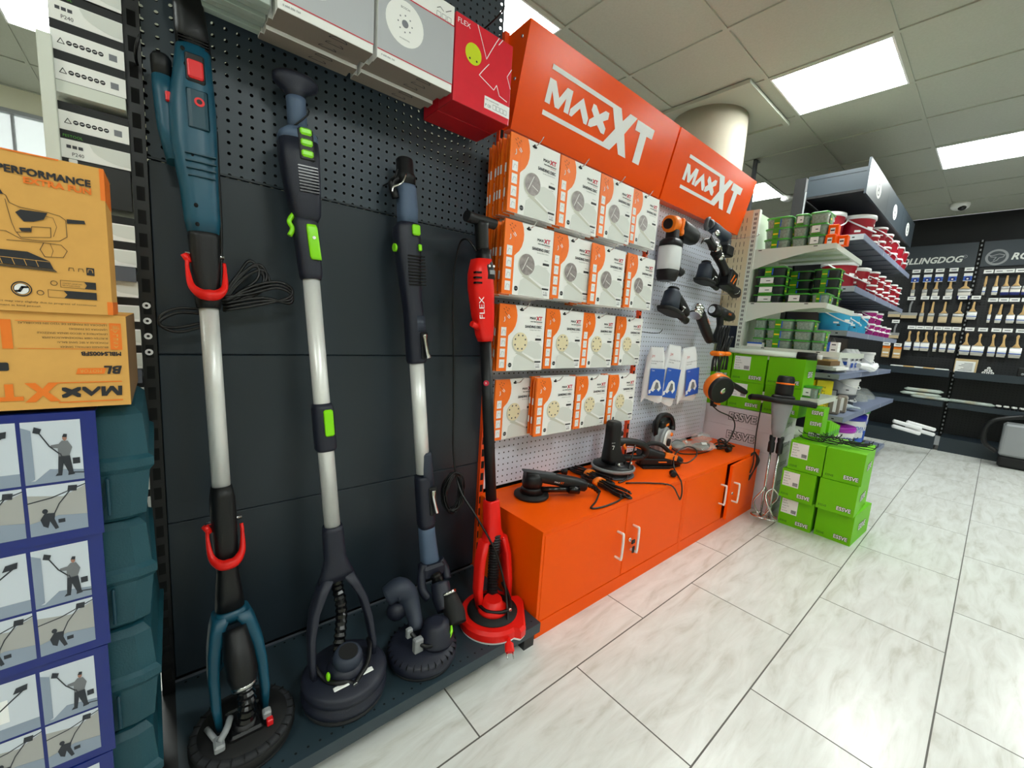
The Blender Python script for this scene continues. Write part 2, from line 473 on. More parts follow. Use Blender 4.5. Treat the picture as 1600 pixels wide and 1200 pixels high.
# walls
yb = 5.4
b = MB('wall_cream')
b.box(-3.6, -.98, yb, yb + .15, 0, CZ + .02).box(-.62, 7.5, yb, yb + .15, 0, CZ + .02).box(-.98, -.62, yb, yb + .15, 0, 1.0).box(-.98, -.62, yb, yb + .15, 2.55, CZ + .02)
struct('wall_back', b)
struct('wall_front', MB('wall_cream').box(-3.6, 7.5, -4.3, -4.2, 0, CZ + .02))
struct('wall_left', MB('wall_cream').box(-3.7, -3.6, -4.3, 5.55, 0, CZ + .02))
struct('wall_right', MB('wall_black').box(7.27, 7.4, -4.3, 5.55, 0, CZ + .02))
wn = struct('window_1', MB('grey_plastic').box(-.98, -.95, yb - .01, yb + .06, 1.0, 2.55).box(-.65, -.62, yb - .01, yb + .06, 1.0, 2.55).box(-.98, -.62, yb - .01, yb + .06, 2.52, 2.55).box(-.98, -.62, yb - .01, yb + .06, 1.0, 1.03).box(-.86, -.845, yb, yb + .05, 1.03, 2.52))
ob('pane', MB('film').box(-.95, -.65, yb + .03, yb + .034, 1.03, 2.52), wn)
struct('trim_2', MB('wall_grey').box(-1.25, -.98, yb - .06, yb, 0, 2.55))
# bulkhead round the column
t = MB('ceiling_paint')
x0, x1, y0, y1 = 2.86, 3.60, 1.255, 2.10
t.box(x0 + .03, x1 - .03, y0 + .03, y1 - .03, CZ - .006, CZ - .003)
for a in ((x0, x1, y0, y0 + .03), (x0, x1, y1 - .03, y1), (x0, x0 + .03, y0 + .03, y1 - .03), (x1 - .03, x1, y0 + .03, y1 - .03)): t.box(*a, CZ - .022, CZ + .001)
struct('trim_3', t)
struct('trim_4', MB('plaster').at(T(3.21, 1.67, 0)).lathe([(.262, 0), (.262, 1.2), (.265, 2.5), (.262, CZ - .006)], 48))

# ================================================================== GONDOLAS
YP = 1.30
# --- dark bay with the wall sanders
g = thing('shelving_unit', 'dark grey shelving bay with pegboard top behind the long wall sanders', 'shelving', (.46, 1.3, 0), group='shelving bays')
iv = inv(g)
ob('pegboard', MB('peg_dark_lit', iv).add([(-.008, YP, 1.423), (.965, YP, 1.423), (.965, YP, 2.35), (-.008, YP, 2.35)], [(0, 1, 2, 3)]).use('gondola_dark').box(-.008, .965, YP - .001, YP + .008, 1.419, 1.4235), g)
ob('rear_pegboard', MB('peg_rear_shaded', iv).add([(-.02, YP + .045, 1.40), (.975, YP + .045, 1.40), (.975, YP + .045, 2.30), (-.02, YP + .045, 2.30)], [(0, 1, 2, 3)]), g)
ob('light_block_panel', MB('gondola_black', iv).box(-.0105, .968, YP + .013, YP + .016, .0, 1.415), g)  # unseen dark sheet added to keep room light out of the panel joints
for z0, z1 in ((.976, 1.417), (.541, .9745), (.10, .5395)):
    ob('back_panel', MB('gondola_dark', iv).rbox(-.008, .965, YP, YP + .012, z0, z1, .002), g)
def upright(x0, x1, m, z1, y0=1.278, yb_=1.345, iv=None, slot='void'):
    u = MB(m, iv).box(x0, x1, y0, yb_, 0, z1).use(slot)
    z = .12
    while z < z1 - .05:
        for xx in ((x0 + .010, x0 + .022), (x1 - .022, x1 - .010)) if x1 - x0 > .05 else (((x0 + x1) / 2 - .007, (x0 + x1) / 2 + .007),):
            u.box(xx[0], xx[1], y0 - .0006, y0 + .001, z, z + .03)
        z += .05
    return u
ob('upright', upright(-.036, -.0095, 'gondola_black', 2.4, iv=iv), g)
bs = MB('base_dark', iv).box(-.01, .962, .89, 1.30, .078, .09).box(-.01, .962, .885, .897, .055, .0905).use('void')
for k in range(36):
    xx = .012 + k * .0265
    for yy in (.908, 1.283): bs.at(T(xx, yy, .0903)).disc(0, 0, .003, 0, 10)
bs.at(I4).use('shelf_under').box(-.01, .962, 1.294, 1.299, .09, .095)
ob('base_shelf', bs, g)
for xx in (-.055, .0, .905):
    ob('foot', MB('gondola_black', iv).box(xx, xx + .045, .90, .94, 0, .078).box(xx, xx + .045, .94, 1.3, .03, .078), g)
nb = MB('white_print', iv)
for z in (1.09, 1.055, 1.02, .983): nb.at(FY(-.024, 1.2765, z)).ringd(0, 0, .003, .0075, 0, 12)
ob('upright_screws', nb, g)
# --- white bays
for i, (a, b_) in enumerate(((.985, 1.965), (1.990, 2.955))):
    g = thing('shelving_unit', ['white pegboard bay behind the hanging sanding disc packs', 'white pegboard bay behind the hanging power tools'][i], 'shelving', ((a + b_) / 2, 1.3, 0), group='shelving bays')
    iv = inv(g)
    zs = [.42, .86, 1.30, 1.74, 2.10] if i == 0 else [.42, .86, 1.41, 1.82, 2.10]
    for z0, z1 in zip(zs, zs[1:]):
        ob('pegboard', MB('peg_white', iv).add([(a, YP, z0), (b_, YP, z0), (b_, YP, z1 - .003), (a, YP, z1 - .003)], [(0, 1, 2, 3)]), g)
    ob('dark_hole_backing', MB('gondola_black', iv).box(a, b_, YP + .03, YP + .035, .05, 2.1), g)  # dark sheet standing in for the shade inside the pegboard holes
    ob('upright', upright(a - .024, a - .002, 'orange_upright', 2.12, 1.283, 1.335, iv=iv), g)
    if i == 0:
        ob('shelf_rail', MB('shelf_white', iv).box(a, b_, YP - .006, YP - .001, 1.738, 1.748), g)
# ================================================================== SIGNS
LOGO = dict(
 b=[(.130, .250), (.542, .250), (.569, .211), (.606, .251), (.659, .251), (.600, .171), (.649, .089), (.594, .089), (.566, .128), (.531, .088), (.125, .088), (.125, .104), (.480, .104), (.533, .170), (.489, .234), (.130, .234)],
 T=[(.664, .249), (.801, .249), (.798, .210), (.754, .209), (.754, .089), (.702, .089), (.703, .209), (.664, .208)],
 M=[(.129, .207), (.161, .207), (.191, .163), (.221, .208), (.253, .208), (.252, .130), (.226, .130), (.226, .174), (.199, .129), (.178, .129), (.151, .173), (.151, .129), (.125, .129)],
 A=[(.314, .207), (.363, .153), (.361, .129), (.343, .129), (.307, .169), (.272, .129), (.257, .130), (.258, .151)],
 x=[(.374, .209), (.392, .209), (.421, .187), (.452, .210), (.476, .210), (.478, .187), (.450, .171), (.476, .152), (.474, .130), (.453, .130), (.421, .148), (.388, .130), (.369, .130), (.370, .152), (.393, .169), (.371, .186)])
def logo(mb, M, s, ca, cb, dx=0, dy=0, ref=(.125, .088)):
    mb.at(M)
    for k in LOGO:
        mb.use(cb if k in 'bT' else ca)
        mb.poly([((x - ref[0]) * s + dx, (y - ref[1]) * s + dy) for x, y in LOGO[k]])
def header(x0, x1, lab, s, lx, ly):
    g = thing('header_sign', lab, 'sign', ((x0 + x1) / 2, 1.24, 1.79), group='orange brand signs')
    iv = inv(g); prof = [(1.242, 1.793), (1.166, 2.113), (1.172, 2.116), (1.298, 2.108), (1.298, 1.80)]
    m = MB('orange_sign', iv)
    n = len(prof); v = [(x0, y, z) for y, z in prof] + [(x1, y, z) for y, z in prof]
    m.add(v, [tuple(range(n)), tuple(range(n, 2 * n))[::-1]] + [(k, n + k, n + (k + 1) % n, (k + 1) % n) for k in range(n)])
    ob('sign_box', m, g)
    up = Vector((0, -.076, .32)).normalized()
    F = frame((x0, 1.242, 1.793), Vector((1, 0, 0)).cross(up), up)   # local x=world x, y=up the face, z=outwards
    F = Matrix.Translation(-Vector((0, .243 * .003, 0))) @ F
    lg = MB('white_print', iv); logo(lg, F @ T(0, 0, .0012), s, 'white_print', 'white_print', lx, ly)
    tag(ob('lettering', lg, g), 'white block lettering')
    rv = MB('steel', iv)
    for t_ in (.12, .5, .88):
        p = Vector((x0, 1.242, 1.793)).lerp(Vector((x0, 1.166, 2.113)), t_)
        rv.at(T(0, 0, 0)).ball((x0 - .001, p.y + .03, p.z), .004, .006, .006)
    ob('rivets', rv, g)
header(.978, 1.965, 'larger nearer orange header sign with white lettering', 1.0, .125, .088)
header(1.980, 2.945, 'smaller looking farther orange header sign with white lettering', 1.0, .135, .088)

# ================================================================== BOXES ON HOOKS UNDER THE CEILING SIDE
def hookline(pts, r=.0025, m='black'): return MB(m).tube(pts, r, 6, 4)
def white_box_mesh(wd, ht, dp, kind):
    m = MB('paper_white'); m.rbox(0, wd, 0, dp, 0, ht, .002, .001)
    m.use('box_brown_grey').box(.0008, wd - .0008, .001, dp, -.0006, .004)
    if kind:
        F = T(0, -.0004, 0) @ RX(PI / 2); m.at(F)
        gb, gt = (.020, .165) if kind == 'low' else (.020, .35 * ht + .105)
        m.use('box_grey_face').rect(0, gb, wd, gt, .0002)
        m.use('print_red').rect(0, gb - .001, wd, gb + .0015, .0004).rect(0, gt, wd, gt + .003, .0004)
        m.use('paper_white').disc(wd * .33, gb + .085, .052, .0006, 32)
        m.use('print_grey').disc(wd * .33, gb + .085, .009, .0008, 16)
        for k in range(8): m.disc(wd * .33 + .019 * math.cos(k * PI / 4), gb + .085 + .019 * math.sin(k * PI / 4), .002, .0008, 8)
        m.use('print_text').text('BOSCH', wd * .33 - .012, gb + .118, .005, .024, .0008).text('PROFESSIONAL', wd * .33 - .014, gb + .048, .003, .028, .0008)
        m.text('0 608 006 760', .01, .008, .004, .035, .0008).text('BOSCH', .035, gt + .02, .007, .04, .0008)
        m.line([(wd - .055, gt + .022), (wd - .045, gt + .028), (wd - .035, gt + .022)], .0015, .0008).line([(wd - .028, gt + .024), (wd - .012, gt + .034)], .0015, .0008)
        for q in range(3): m.line([(wd - .055 + q * .016, gt + .004), (wd - .043 + q * .016, gt + .004), (wd - .043 + q * .016, gt + .015), (wd - .055 + q * .016, gt + .015)], .0008, .0008, True)
    # handle mark printed on the underside
    m.at(T(wd * .62, dp * .45, -.0009) @ RX(PI)).use('print_dark').line([(.02 * math.cos(a * PI / 8), .011 * math.sin(a * PI / 8)) for a in range(9)], .002, 0, True)
    return m
def stack(x0, wd, ht, z0, y0, n, labs, kinds, group, dpt=.030, dx=.004):
    first = None
    for k in range(n):
        mb = white_box_mesh(wd, ht, dpt, kinds if k == 0 else None)
        o = mono('sanding_disc_box', labs[k], 'box', mb, (x0 + dx * (k % 2) - .003 * k, y0 + k * (dpt + .002), z0 + .004 * ((k * 7) % 3)), group=group)
ORD = ['front', 'second', 'third', 'fourth', 'fifth', 'sixth', 'seventh', 'eighth']
stack(.216, .208, .235, 1.737, 1.10, 5, ['grey and white sanding disc box, %s of the left stack under the ceiling' % ORD[k] for k in range(5)], 'mid', 'grey and white disc boxes under the ceiling')
stack(.434, .214, .215, 1.735, 1.10, 5, ['grey and white sanding disc box showing a whole round disc picture, beside the red box' if k == 0 else 'grey and white sanding disc box, %s of the stack beside the red box' % ORD[k] for k in range(5)], 'low', 'grey and white disc boxes under the ceiling')
# hooks that carry them
for i, x in enumerate((.10, .32, .54, .765)):
    mono('display_hook', ['black hook through the clear sleeved discs', 'black hook through the left grey disc boxes', 'black hook through the right grey disc boxes', 'long black hook sticking out above the red disc box'][i], 'hook',
         hookline([(0, 0, 0), (0, -.12, 0), (0, -.21, .003), (0, -.225, .02)] if i < 3 else [(0, 0, 0), (0, -.20, -.002), (0, -.262, .006), (.0, -.266, .02)]), (x, YP, 1.965 if i == 3 else 2.06 if i < 2 else 1.93), group='hooks of the dark bay')
# clear-sleeved discs
for k in range(5):
    m = MB('glassine').rbox(0, .185, 0, .020, 0, .26, .003, .001)
    if k == 0: m.use('paper_white').at(T(0, -.0005, 0) @ RX(PI / 2)).rect(.012, .02, .150, .25, .0003)
    mono('sleeved_disc_pack', 'clear sleeved sheet pack at the top left, %s of its stack' % ORD[k], 'pack', m, (.022 + .002 * (k % 2), 1.115 + k * .028, 1.742 + .005 * (k % 2)), group='clear sleeved packs under the ceiling')
# red FLEX disc box
for k in range(2):
    m = MB('flex_red'); W_, H_, D_ = .205, .226, .085
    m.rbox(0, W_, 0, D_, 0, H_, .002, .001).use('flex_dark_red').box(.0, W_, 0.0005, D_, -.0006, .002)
    if k == 0:
        m.at(T(0, -.0004, 0) @ RX(PI / 2)).use('flex_yellow').disc(.062, .143, .028, .0004, 28)
        m.use('print_dark').disc(.074, .128, .003, .0006, 10).disc(.050, .128, .003, .0006, 10)
        m.use('white_print').text('FLEX', .006, .202, .013, .042, .0004)
        m.line([(.072, H_ - .002), (.086, H_ - .03), (.108, .150), (.122, .176), (.140, .208), (.15, .224)], .0022, .0004)
        m.line([(.118, .140), (.100, .118), (.085, .098), (.140, .078), (.150, .095), (.162, .070), (.192, .064)], .0022, .0004)
        m.line([(.204, .16), (.188, .134), (.203, .105)], .0022, .0004).line([(.15, .206), (.164, .225)], .0022, .0004)
        m.rect(.108, .018, .2045, .052, .0004)
        m.use('print_text').text('FLEX SANDING PAPER', .112, .042, .004, .05, .0006).text('P 120', .112, .024, .008, .02, .0006)
        for q in range(4): m.line([(.140 + q * .014, .025), (.151 + q * .014, .025), (.151 + q * .014, .037), (.140 + q * .014, .037)], .0008, .0006, True)
    mono('sanding_disc_box', ['red box with yellow disc circle and white lines, left of the orange sign', 'plain red box hidden behind the red box with the yellow circle'][k], 'box', m, (.656, 1.105 + k * .088, 1.722), group='red disc boxes under the ceiling')

# ================================================================== SANDING DISC PACKS
PW, PH = .228, .243
def pack_mesh(kind):
    m = MB('paper_white').box(0, PW, 0, .006, 0, PH).use('orange_print').box(-.0006, .004, -.0003, .0063, 0.0004, PH - .0004)
    m.at(T(0, -.0002, 0) @ RX(PI / 2))
    m.use('orange_print').rect(0, 0, .046, PH, .0002)
    # orange bulge at the top left, sweeping in to the strip
    pts = [(.046, PH)]
    for k in range(15):
        a = PI * .5 - (PI * .5 + .75) * k / 14
        pts.append((.030 + .052 * math.cos(a), .186 + .0 + .057 * math.sin(a)))
    pts[1] = (.070, PH)
    pts = [(.046, PH), (.072, PH), (.080, .225), (.084, .205), (.083, .185), (.077, .165), (.066, .148), (.052, .136), (.046, .130)]
    m.poly(pts, .0003)
    m.use('white_print')
    for k in range(4): m.rect(.011, .012 + k * .039, .035, .043 + k * .039, .0008)
    m.line([(.024, .196), (.026, .185), (.022, .180)], .003, .0008).line([(.036, .200), (.046, .192)], .0022, .0008).line([(.041, .205), (.049, .196)], .003, .0008)
    m.use('print_dark')
    for k, (a, b) in enumerate(((.018, .226), (.026, .232), (.034, .221), (.024, .215), (.040, .228), (.030, .209))): m.line([(a, b), (a + .004, b - .003)], .0018, .0008)
    m.use('print_grey')
    for k in range(4):
        z = .027 + k * .039
        m.line([(.015, z - .008), (.020, z + .006), (.030, z + .004), (.031, z - .006)], .0008, .001)
    # hang hole
    m.use('black_matte').disc(.104, PH - .016, .011, .0005, 16, .0045).disc(.104, PH - .0125, .005, .0005, 12)
    # lettering
    m.use('print_dark').btext('MAX', .148, .196, .0085, .030, .0005).use('print_red').btext('XT', .181, .193, .015, .030, .0005)
    m.use('print_dark').btext('MAX PERFORMANCE', .152, .185, .0038, .060, .0005).use('print_red').text('EXTRA FUN', .185, .179, .0032, .025, .0005)
    m.use('print_text').btext('SANDING DISC', .126, .163, .0095, .085, .0005).text('Sanding Sheets Velcro', .150, .154, .0035, .058, .0005)
    m.text('225mm', .189, .132, .0035, .018, .0005).use('print_dark').rect(.182, .116, .214, .124, .0005).text('12 pcs', .192, .108, .003, .014, .0005)
    m.use('print_dark').disc(.062, .022, .0085, .0005, 20).use('white_print').text('MXT', .0555, .0205, .003, .013, .0008)
    m.use('print_dark').rect(.186, .030, .219, .036, .0008).use('white_print').rect(.190, .008, .217, .028, .0008)
    m.use('print_text').text('P 120', .195, .017, .007, .018, .001)
    for q in range(9): m.rect(.193 + q * .0024, .010, .194 + q * .0024 + (q % 3) * .0004, .015, .001)
    # flap of the picture: a folded grey sheet
    m.use('paper_grey').poly([(.112, .075), (.140, .108), (.160, .114), (.185, .110), (.205, .104), (.222, .09), (.222, .045), (.186, .045)], .0004)
    m.use('paper_fold').poly([(.084, .066), (.106, .072), (.186, .034), (.180, .030), (.11, .058)], .0006).use('paper_grey').poly([(.074, .002), (.080, .05), (.11, .072), (.186, .03), (.2, .002)], .0003)
    return m
def disc_mesh(kind):
    F = T(0, -.0007, 0) @ RX(PI / 2); cx, cz, r = .106, .108, .036
    m = MB('paper_fold').at(F).disc(cx - .002, cz - .003, r + .003, .0001, 30)
    if kind == 'foil':
        m.use('disc_foil').disc(cx, cz, r, .0004, 30).use('paper_white').line([(cx - .02, cz - .02), (cx + .004, cz + .026)], .0022, .0007).line([(cx - .002, cz - .004), (cx + .026, cz - .016)], .0022, .0007)
    else:
        m.use('disc_cream').disc(cx, cz, r, .0004, 30).use('grey_dark')
        for k in range(8): a = PI / 8 + k * PI / 4; m.disc(cx + .027 * math.cos(a), cz + .027 * math.sin(a), .0036, .0007, 10)
    return m
ROWN = ['top', 'second', 'third', 'bottom']; COLN = ['leftmost', 'second from left', 'third from left', 'rightmost']
Y1 = [[1.115, 1.118, 1.15, 1.21], [1.115, 1.145, 1.13, 1.16], [1.165, 1.19, 1.19, 1.235], [1.225, 1.175, 1.20, 1.20]]
XU = [[.791, 1.001, 1.209, 1.404], [.790, .997, 1.196, 1.414], [.788, .989, 1.180, 1.383], [.791, .970, 1.173, 1.372]]
ZU = [.553, .314, .0655, -.1705]
proto_f = {}; proto_b = None
for r in range(4):
    for q in range(4):
        yf = Y1[r][q]; x = XU[r][q] * yf + .001; z = 1.1 + ZU[r] * yf - PH
        kind = 'foil' if r < 2 else 'cream'
        n = min(7, max(2, int((1.285 - yf) / .024)))
        place = '%s row, %s' % (ROWN[r], COLN[q] + ' stack')
        lab = 'front sanding disc pack, %s, %s' % (place, 'silvery grey disc' if kind == 'foil' else 'cream disc')
        grp = 'hanging sanding disc packs'
        tw = RZ(R(4.0)) if (r, q) == (3, 0) else I4
        M = T(x, yf, z) @ tw
        if kind not in proto_f:
            t = thing('sanding_disc_pack', lab, 'pack', M=M, group=grp); proto_f[kind] = t
            ob('sleeve', pack_mesh(kind), t); tag(ob('disc', disc_mesh(kind), t), 'silvery grey disc' if kind == 'foil' else 'cream disc with eight holes')
        else: dup(proto_f[kind], M, lab, grp)
        for k in range(1, n):
            dy = k * (1.272 - yf - (.012 if (r, q) == (3, 0) else 0)) / n; M2 = T(x + .003 * math.sin(k * 2.1 + q) + (.022 * k / n if q == 0 else .035 * k / n if (r, q) == (3, 1) else -.001 * k), yf + dy, z + .0025 * math.cos(k * 1.7 + r) - .001 * k) @ tw
            l2 = 'sanding disc pack %s behind the front one, %s' % (['', 'first', 'second', 'third', 'fourth', 'fifth', 'sixth'][k], place)
            if proto_b is None:
                mb = MB('paper_white').box(0, PW, 0, .006, 0, PH).use('orange_print').box(-.0006, .046, -.0004, .0064, .0004, PH - .0003).use('white_print')
                mb.at(RX(PI / 2))
                for j in range(4): mb.rect(.011, .012 + j * .039, .035, .043 + j * .039, .0008)
                mb.at(I4)
                for j in range(4): mb.box(-.0009, 0, -.0005, .0065, .012 + j * .039, .040 + j * .039) if j % 2 else None
                proto_b = mono('sanding_disc_pack', l2, 'pack', mb, M=M2, group=grp)
            else: dup(proto_b, M2, l2, grp)
        hk = hookline([(.104, .0, PH - .014), (.104, yf - YP + .03, PH - .012), (.104, yf - YP - .004, PH - .014), (.106, yf - YP - .022, PH - .008), (.112, yf - YP - .034, PH + .010)], .0018, 'steel')
        mono('display_hook', 'wire hook holding the %s' % place, 'hook', hk, (x, YP, z), group='wire hooks of the sanding discs')

# ================================================================== ORANGE CABINETS
CF, CT = .916, .407
def cabinet(x0, x1, lab, openr):
    g = thing('metal_cabinet', lab, 'cabinet', ((x0 + x1) / 2, 1.1, 0), group='orange metal cabinets')
    iv = inv(g)
    b = MB('orange_metal', iv).box(x0, x1, CF, YP - .004, CT - .016, CT).box(x0, x0 + .012, CF + .001, YP - .005, 0, CT - .016).box(x1 - .012, x1, CF + .001, YP - .005, 0, CT - .016)
    b.box(x0 + .012, x1 - .012, CF + .001, YP - .005, 0, .058).box(x0 + .012, x1 - .012, YP - .02, YP - .006, .058, CT - .016)
    b.box(x0 + .012, x1 - .012, CF + .03, YP - .02, .20, .206)
    ob('body', b, g)
    xm = (x0 + x1) / 2; d0, d1 = .061, CT - .019
    for k, (a, e) in enumerate(((x0 + .015, xm - .002), (xm + .002, x1 - .015))):
        if openr and k == 1:
            M = T(e, CF + .002, 0) @ RZ(R(3.5)) @ T(-e, -CF - .002, 0)
        else: M = I4
        d = ob('door', MB('orange_metal', iv).at(M).rbox(a, e, CF + .001, CF + .017, d0, d1, .002), g)
        hx = e - .055 if k == 0 else a + .055; hz = .225 if k == 0 else .222
        h = MB('alu', iv).at(M)
        h.tube([(hx, CF + .002, hz + .056), (hx, CF - .022, hz + .056), (hx, CF - .030, hz + .048), (hx, CF - .030, hz - .048), (hx, CF - .022, hz - .056), (hx, CF + .002, hz - .056)], .0055, 8, 3)
        tag(ob('handle', h, d), 'silver bow handle')
        if k == 1:
            kx = hx - .018
            ob('lock', MB('chrome', iv).at(M).cyl((kx, CF + .002, hz - .005), (kx, CF - .006, hz - .005), .0085), d)
            if not openr:
                ky = MB('steel', iv).at(M).box(kx - .001, kx + .001, CF - .018, CF - .006, hz - .010, hz).use('black').rbox(kx - .010, kx + .014, CF - .022, CF - .016, hz - .018, hz + .002, .003)
                ky.use('steel').at(T(kx + .006, CF - .019, hz - .024)).ringd(0, 0, .005, .007).at(I4).use('black').rbox(kx, kx + .016, CF - .022, CF - .016, hz - .062, hz - .030, .003)
                ob('key', ky, d)
cabinet(.971, 1.982, 'near orange metal cabinet, both doors shut, key in the lock', False)
cabinet(1.985, 2.952, 'far orange metal cabinet with its right door ajar', True)

# ================================================================== WALL SANDERS ON THE BASE SHELF
SZ = .0905
def pole_frame(iv, A, B): return iv, frame(A, Vector(B) - Vector(A), (0, 1, 0))
def disc_head(m1, m2, r, tilt=0, segs=24, thick=.05, grey='pad_grey'):
    m = MB('pad_grey').lathe([(r - .006, 0), (r - .004, .006), (r - .006, .012)], 40)
    m.use(m1).lathe([(r - .002, .012), (r, .018), (r, thick * .7), (r - .010, thick * .86), (r - .030, thick), (.03, thick + .006)], 48)
    return m
# ---- teal sander
g = thing('drywall_sander', 'leftmost long wall sander, teal body with a black handle and red latches', 'sander', (.112, 1.02, SZ), group='long wall sanders leaning in the dark bay')
iv = inv(g)
ob('sanding_head', disc_head('black_matte', 'black', .106), g)
m = MB('pad_grey')
m.lathe([(.088, .041), (.088, .0455), (.102, .0435), (.1055, .036)], 48)
m.use('black_matte')
for k in range(26):
    a = k * 2 * PI / 26; m.at(RZ(a)).box(.089, .104, -.001, .001, .036, .0462)
ob('brush_ring', m, g)
A, B = (.100, 1.115, .39), (.071, 1.245, 1.747)
F = frame(A, Vector(B) - Vector(A), (0, 1, 0))
def pm(m='black'): return MB(m, iv).at(F)
tag(ob('pole', pm('alu').cyl((0, 0, .27), (0, 0, .735), .0185, n=24), g), 'pale aluminium pole')
ob('lower_grip', pm('black').body([(-.01, 0, 0, .060, .056), (.03, 0, 0, .054, .052), (.08, 0, 0, .044, .046), (.12, 0, 0, .050, .05), (.24, 0, 0, .052, .05), (.265, 0, 0, .050, .048), (.290, 0, 0, .042, .042)], 2.6), g)
ob('upper_grip', pm('black').body([(.706, 0, 0, .046, .046), (.73, 0, 0, .050, .05), (.80, 0, 0, .054, .052), (.862, 0, 0, .058, .056), (.875, 0, 0, .058, .056)], 2.6), g)
def latch(z0, dx=0):
    w_ = .034
    return pm('red_plastic').tube([(-w_ + .002, -.004, z0 + .085), (-w_, -.012, z0 + .055), (-w_ + .004, -.026, z0 + .018), (-.016, -.037, z0), (0, -.040, z0 - .003), (.016, -.037, z0), (w_ - .004, -.026, z0 + .018), (w_, -.012, z0 + .055), (w_, -.004, z0 + .075)], [.004, .004, .007, .011, .0125, .011, .007, .004, .004], 8, 5).cyl((-w_ - .004, -.004, z0 + .088), (-w_ + .006, -.004, z0 + .070), .007)
tag(ob('latch', latch(.115), g), 'lower red clamp latch'); tag(ob('latch', latch(.735), g), 'upper red clamp latch')
ob('latch_pin', pm('steel').cyl((-.036, 0, .205), (.036, 0, .205), .005).cyl((-.036, 0, .825), (.036, 0, .825), .005), g)
bd = pm('teal').body([(.872, 0, 0, .058, .056), (.90, 0, 0, .066, .062), (.97, -.002, 0, .070, .068), (1.06, -.006, 0, .084, .072), (1.14, -.004, .0, .084, .074), (1.20, .0, .0, .072, .068), (1.262, .004, 0, .062, .060)], 2.8)
bd.use('void')
for z, x in ((.885, -.012), (.925, -.012), (1.03, -.012), (1.15, -.014), (1.215, -.012), (1.245, -.016)): bd.at(F @ T(x, -.0345 + abs(z - 1.06) * .018, z)).ball((0, 0, 0), .004, .002, .005, 8, 6)
ob('motor_housing', bd, g)
ob('vent_ribs', pm('teal_dark').box(-.022, .026, -.0385, -.030, .985, .987).box(-.024, .028, -.039, -.030, 1.0, 1.002).box(-.025, .029, -.0395, -.030, 1.015, 1.017).box(-.025, .029, -.040, -.030, 1.03, 1.032), g)
sd = ob('side_handle', pm('teal').body([(1.02, -.040, .012, .03, .05), (1.09, -.050, .014, .034, .05), (1.16, -.052, .014, .036, .05), (1.19, -.052, .014, .036, .05)], 2.8).use('black').body([(1.19, -.052, .014, .034, .048), (1.228, -.052, .014, .036, .046), (1.235, -.052, .014, .028, .04)], 2.8), g)
ob('badge', pm('red').rbox(-.050, -.040, -.018, -.008, 1.135, 1.155, .002), sd)
ob('switch_recess', pm('teal_dark').rbox(-.016, .022, -.040, -.030, 1.085, 1.165, .008, .002), g)
ob('power_switch', pm('black').rbox(-.014, .020, -.038, -.030, 1.180, 1.240, .004).use('red').rbox(-.011, .017, -.043, -.034, 1.186, 1.224, .003), g)
ob('speed_dial', pm('red').cyl((.006, -.036, 1.140), (.006, -.0415, 1.140), .010, .009).use('print_dark').cyl((.006, -.041, 1.140), (.006, -.042, 1.140), .005), g)
h = pm('black').body([(1.258, .006, 0, .062, .058), (1.30, .004, 0, .060, .056), (1.38, 0, 0, .052, .050), (1.50, -.002, 0, .048, .048), (1.66, -.002, 0, .050, .048), (1.69, -.002, 0, .046, .044)], 2.8)
for z in (1.262, 1.268, 1.274): h.use('black_gloss').box(-.022, .030, -.0305, -.02, z, z + .002)
ob('rear_handle', h, g)
# fork
m = MB('teal', iv)
m.at(F).body([(-.012, 0, 0, .060, .058), (-.03, 0, .002, .072, .066), (-.05, 0, .008, .082, .045)], 3.2)
m.at(I4)
for s_ in (-1, 1):
    m.body([(.145, .110 + s_ * .045, 1.025, .014, .030), (.19, .110 + s_ * .049, 1.045, .020, .046), (.25, .108 + s_ * .048, 1.072, .024, .056), (.30, .106 + s_ * .042, 1.090, .028, .058), (.345, .103 + s_ * .030, 1.102, .034, .054), (.372, .101 + s_ * .018, 1.108, .040, .048)], 4, 20)
m.tube([(.064, 1.095, .24), (.10, 1.125, .25), (.150, 1.095, .24)], .014, 10, 5)
ob('fork', m, g)
hz = MB('black', iv).tube([(.104, 1.075, .345), (.108, 1.045, .30), (.112, 1.022, .262), (.114, 1.012, .235)], [.024, .031, .031, .024], 16, 4).use('steel').tube([(.1135, 1.014, .240), (.1145, 1.010, .232)], .026, 16, 1)
ob('motor_cover', hz, g)
ob('suction_hose', MB('black_gloss', iv).hose([(.114, 1.010, .235), (.117, 1.000, .205), (.114, .995, .175), (.112, 1.0, .145)], .019, .0055, 16), g)
ob('hose_collar', MB('black', iv).at(T(.112, 1.0, .130)).lathe([(.030, 0), (.028, .014), (.022, .03)], 20).at(I4).rbox(.075, .150, .965, 1.05, .140, .150, .01), g)
br = MB('grey_plastic', iv).rbox(.050, .070, .955, .99, .142, .160, .004).tube([(.060, .97, .158), (.075, .985, .168), (.085, 1.01, .17)], .007, 8).tube([(.042, 1.03, .15), (.055, .99, .15)], .006, 8)
ob('bracket', br, g)
ob('bracket', MB('grey_plastic', iv).rbox(.145, .162, .975, .995, .15, .17, .004), g)
ob('bracket_button', MB('red', iv).rbox(.150, .163, .960, .974, .144, .160, .002), g)
cb = MB('cable', iv)
cb.tube([(.115, 1.245, 1.50), (.118, 1.262, 1.42), (.120, 1.262, 1.30), (.118, 1.255, 1.20), (.112, 1.240, 1.13)], .0036, 8)
cx, cz = .11, 1.1
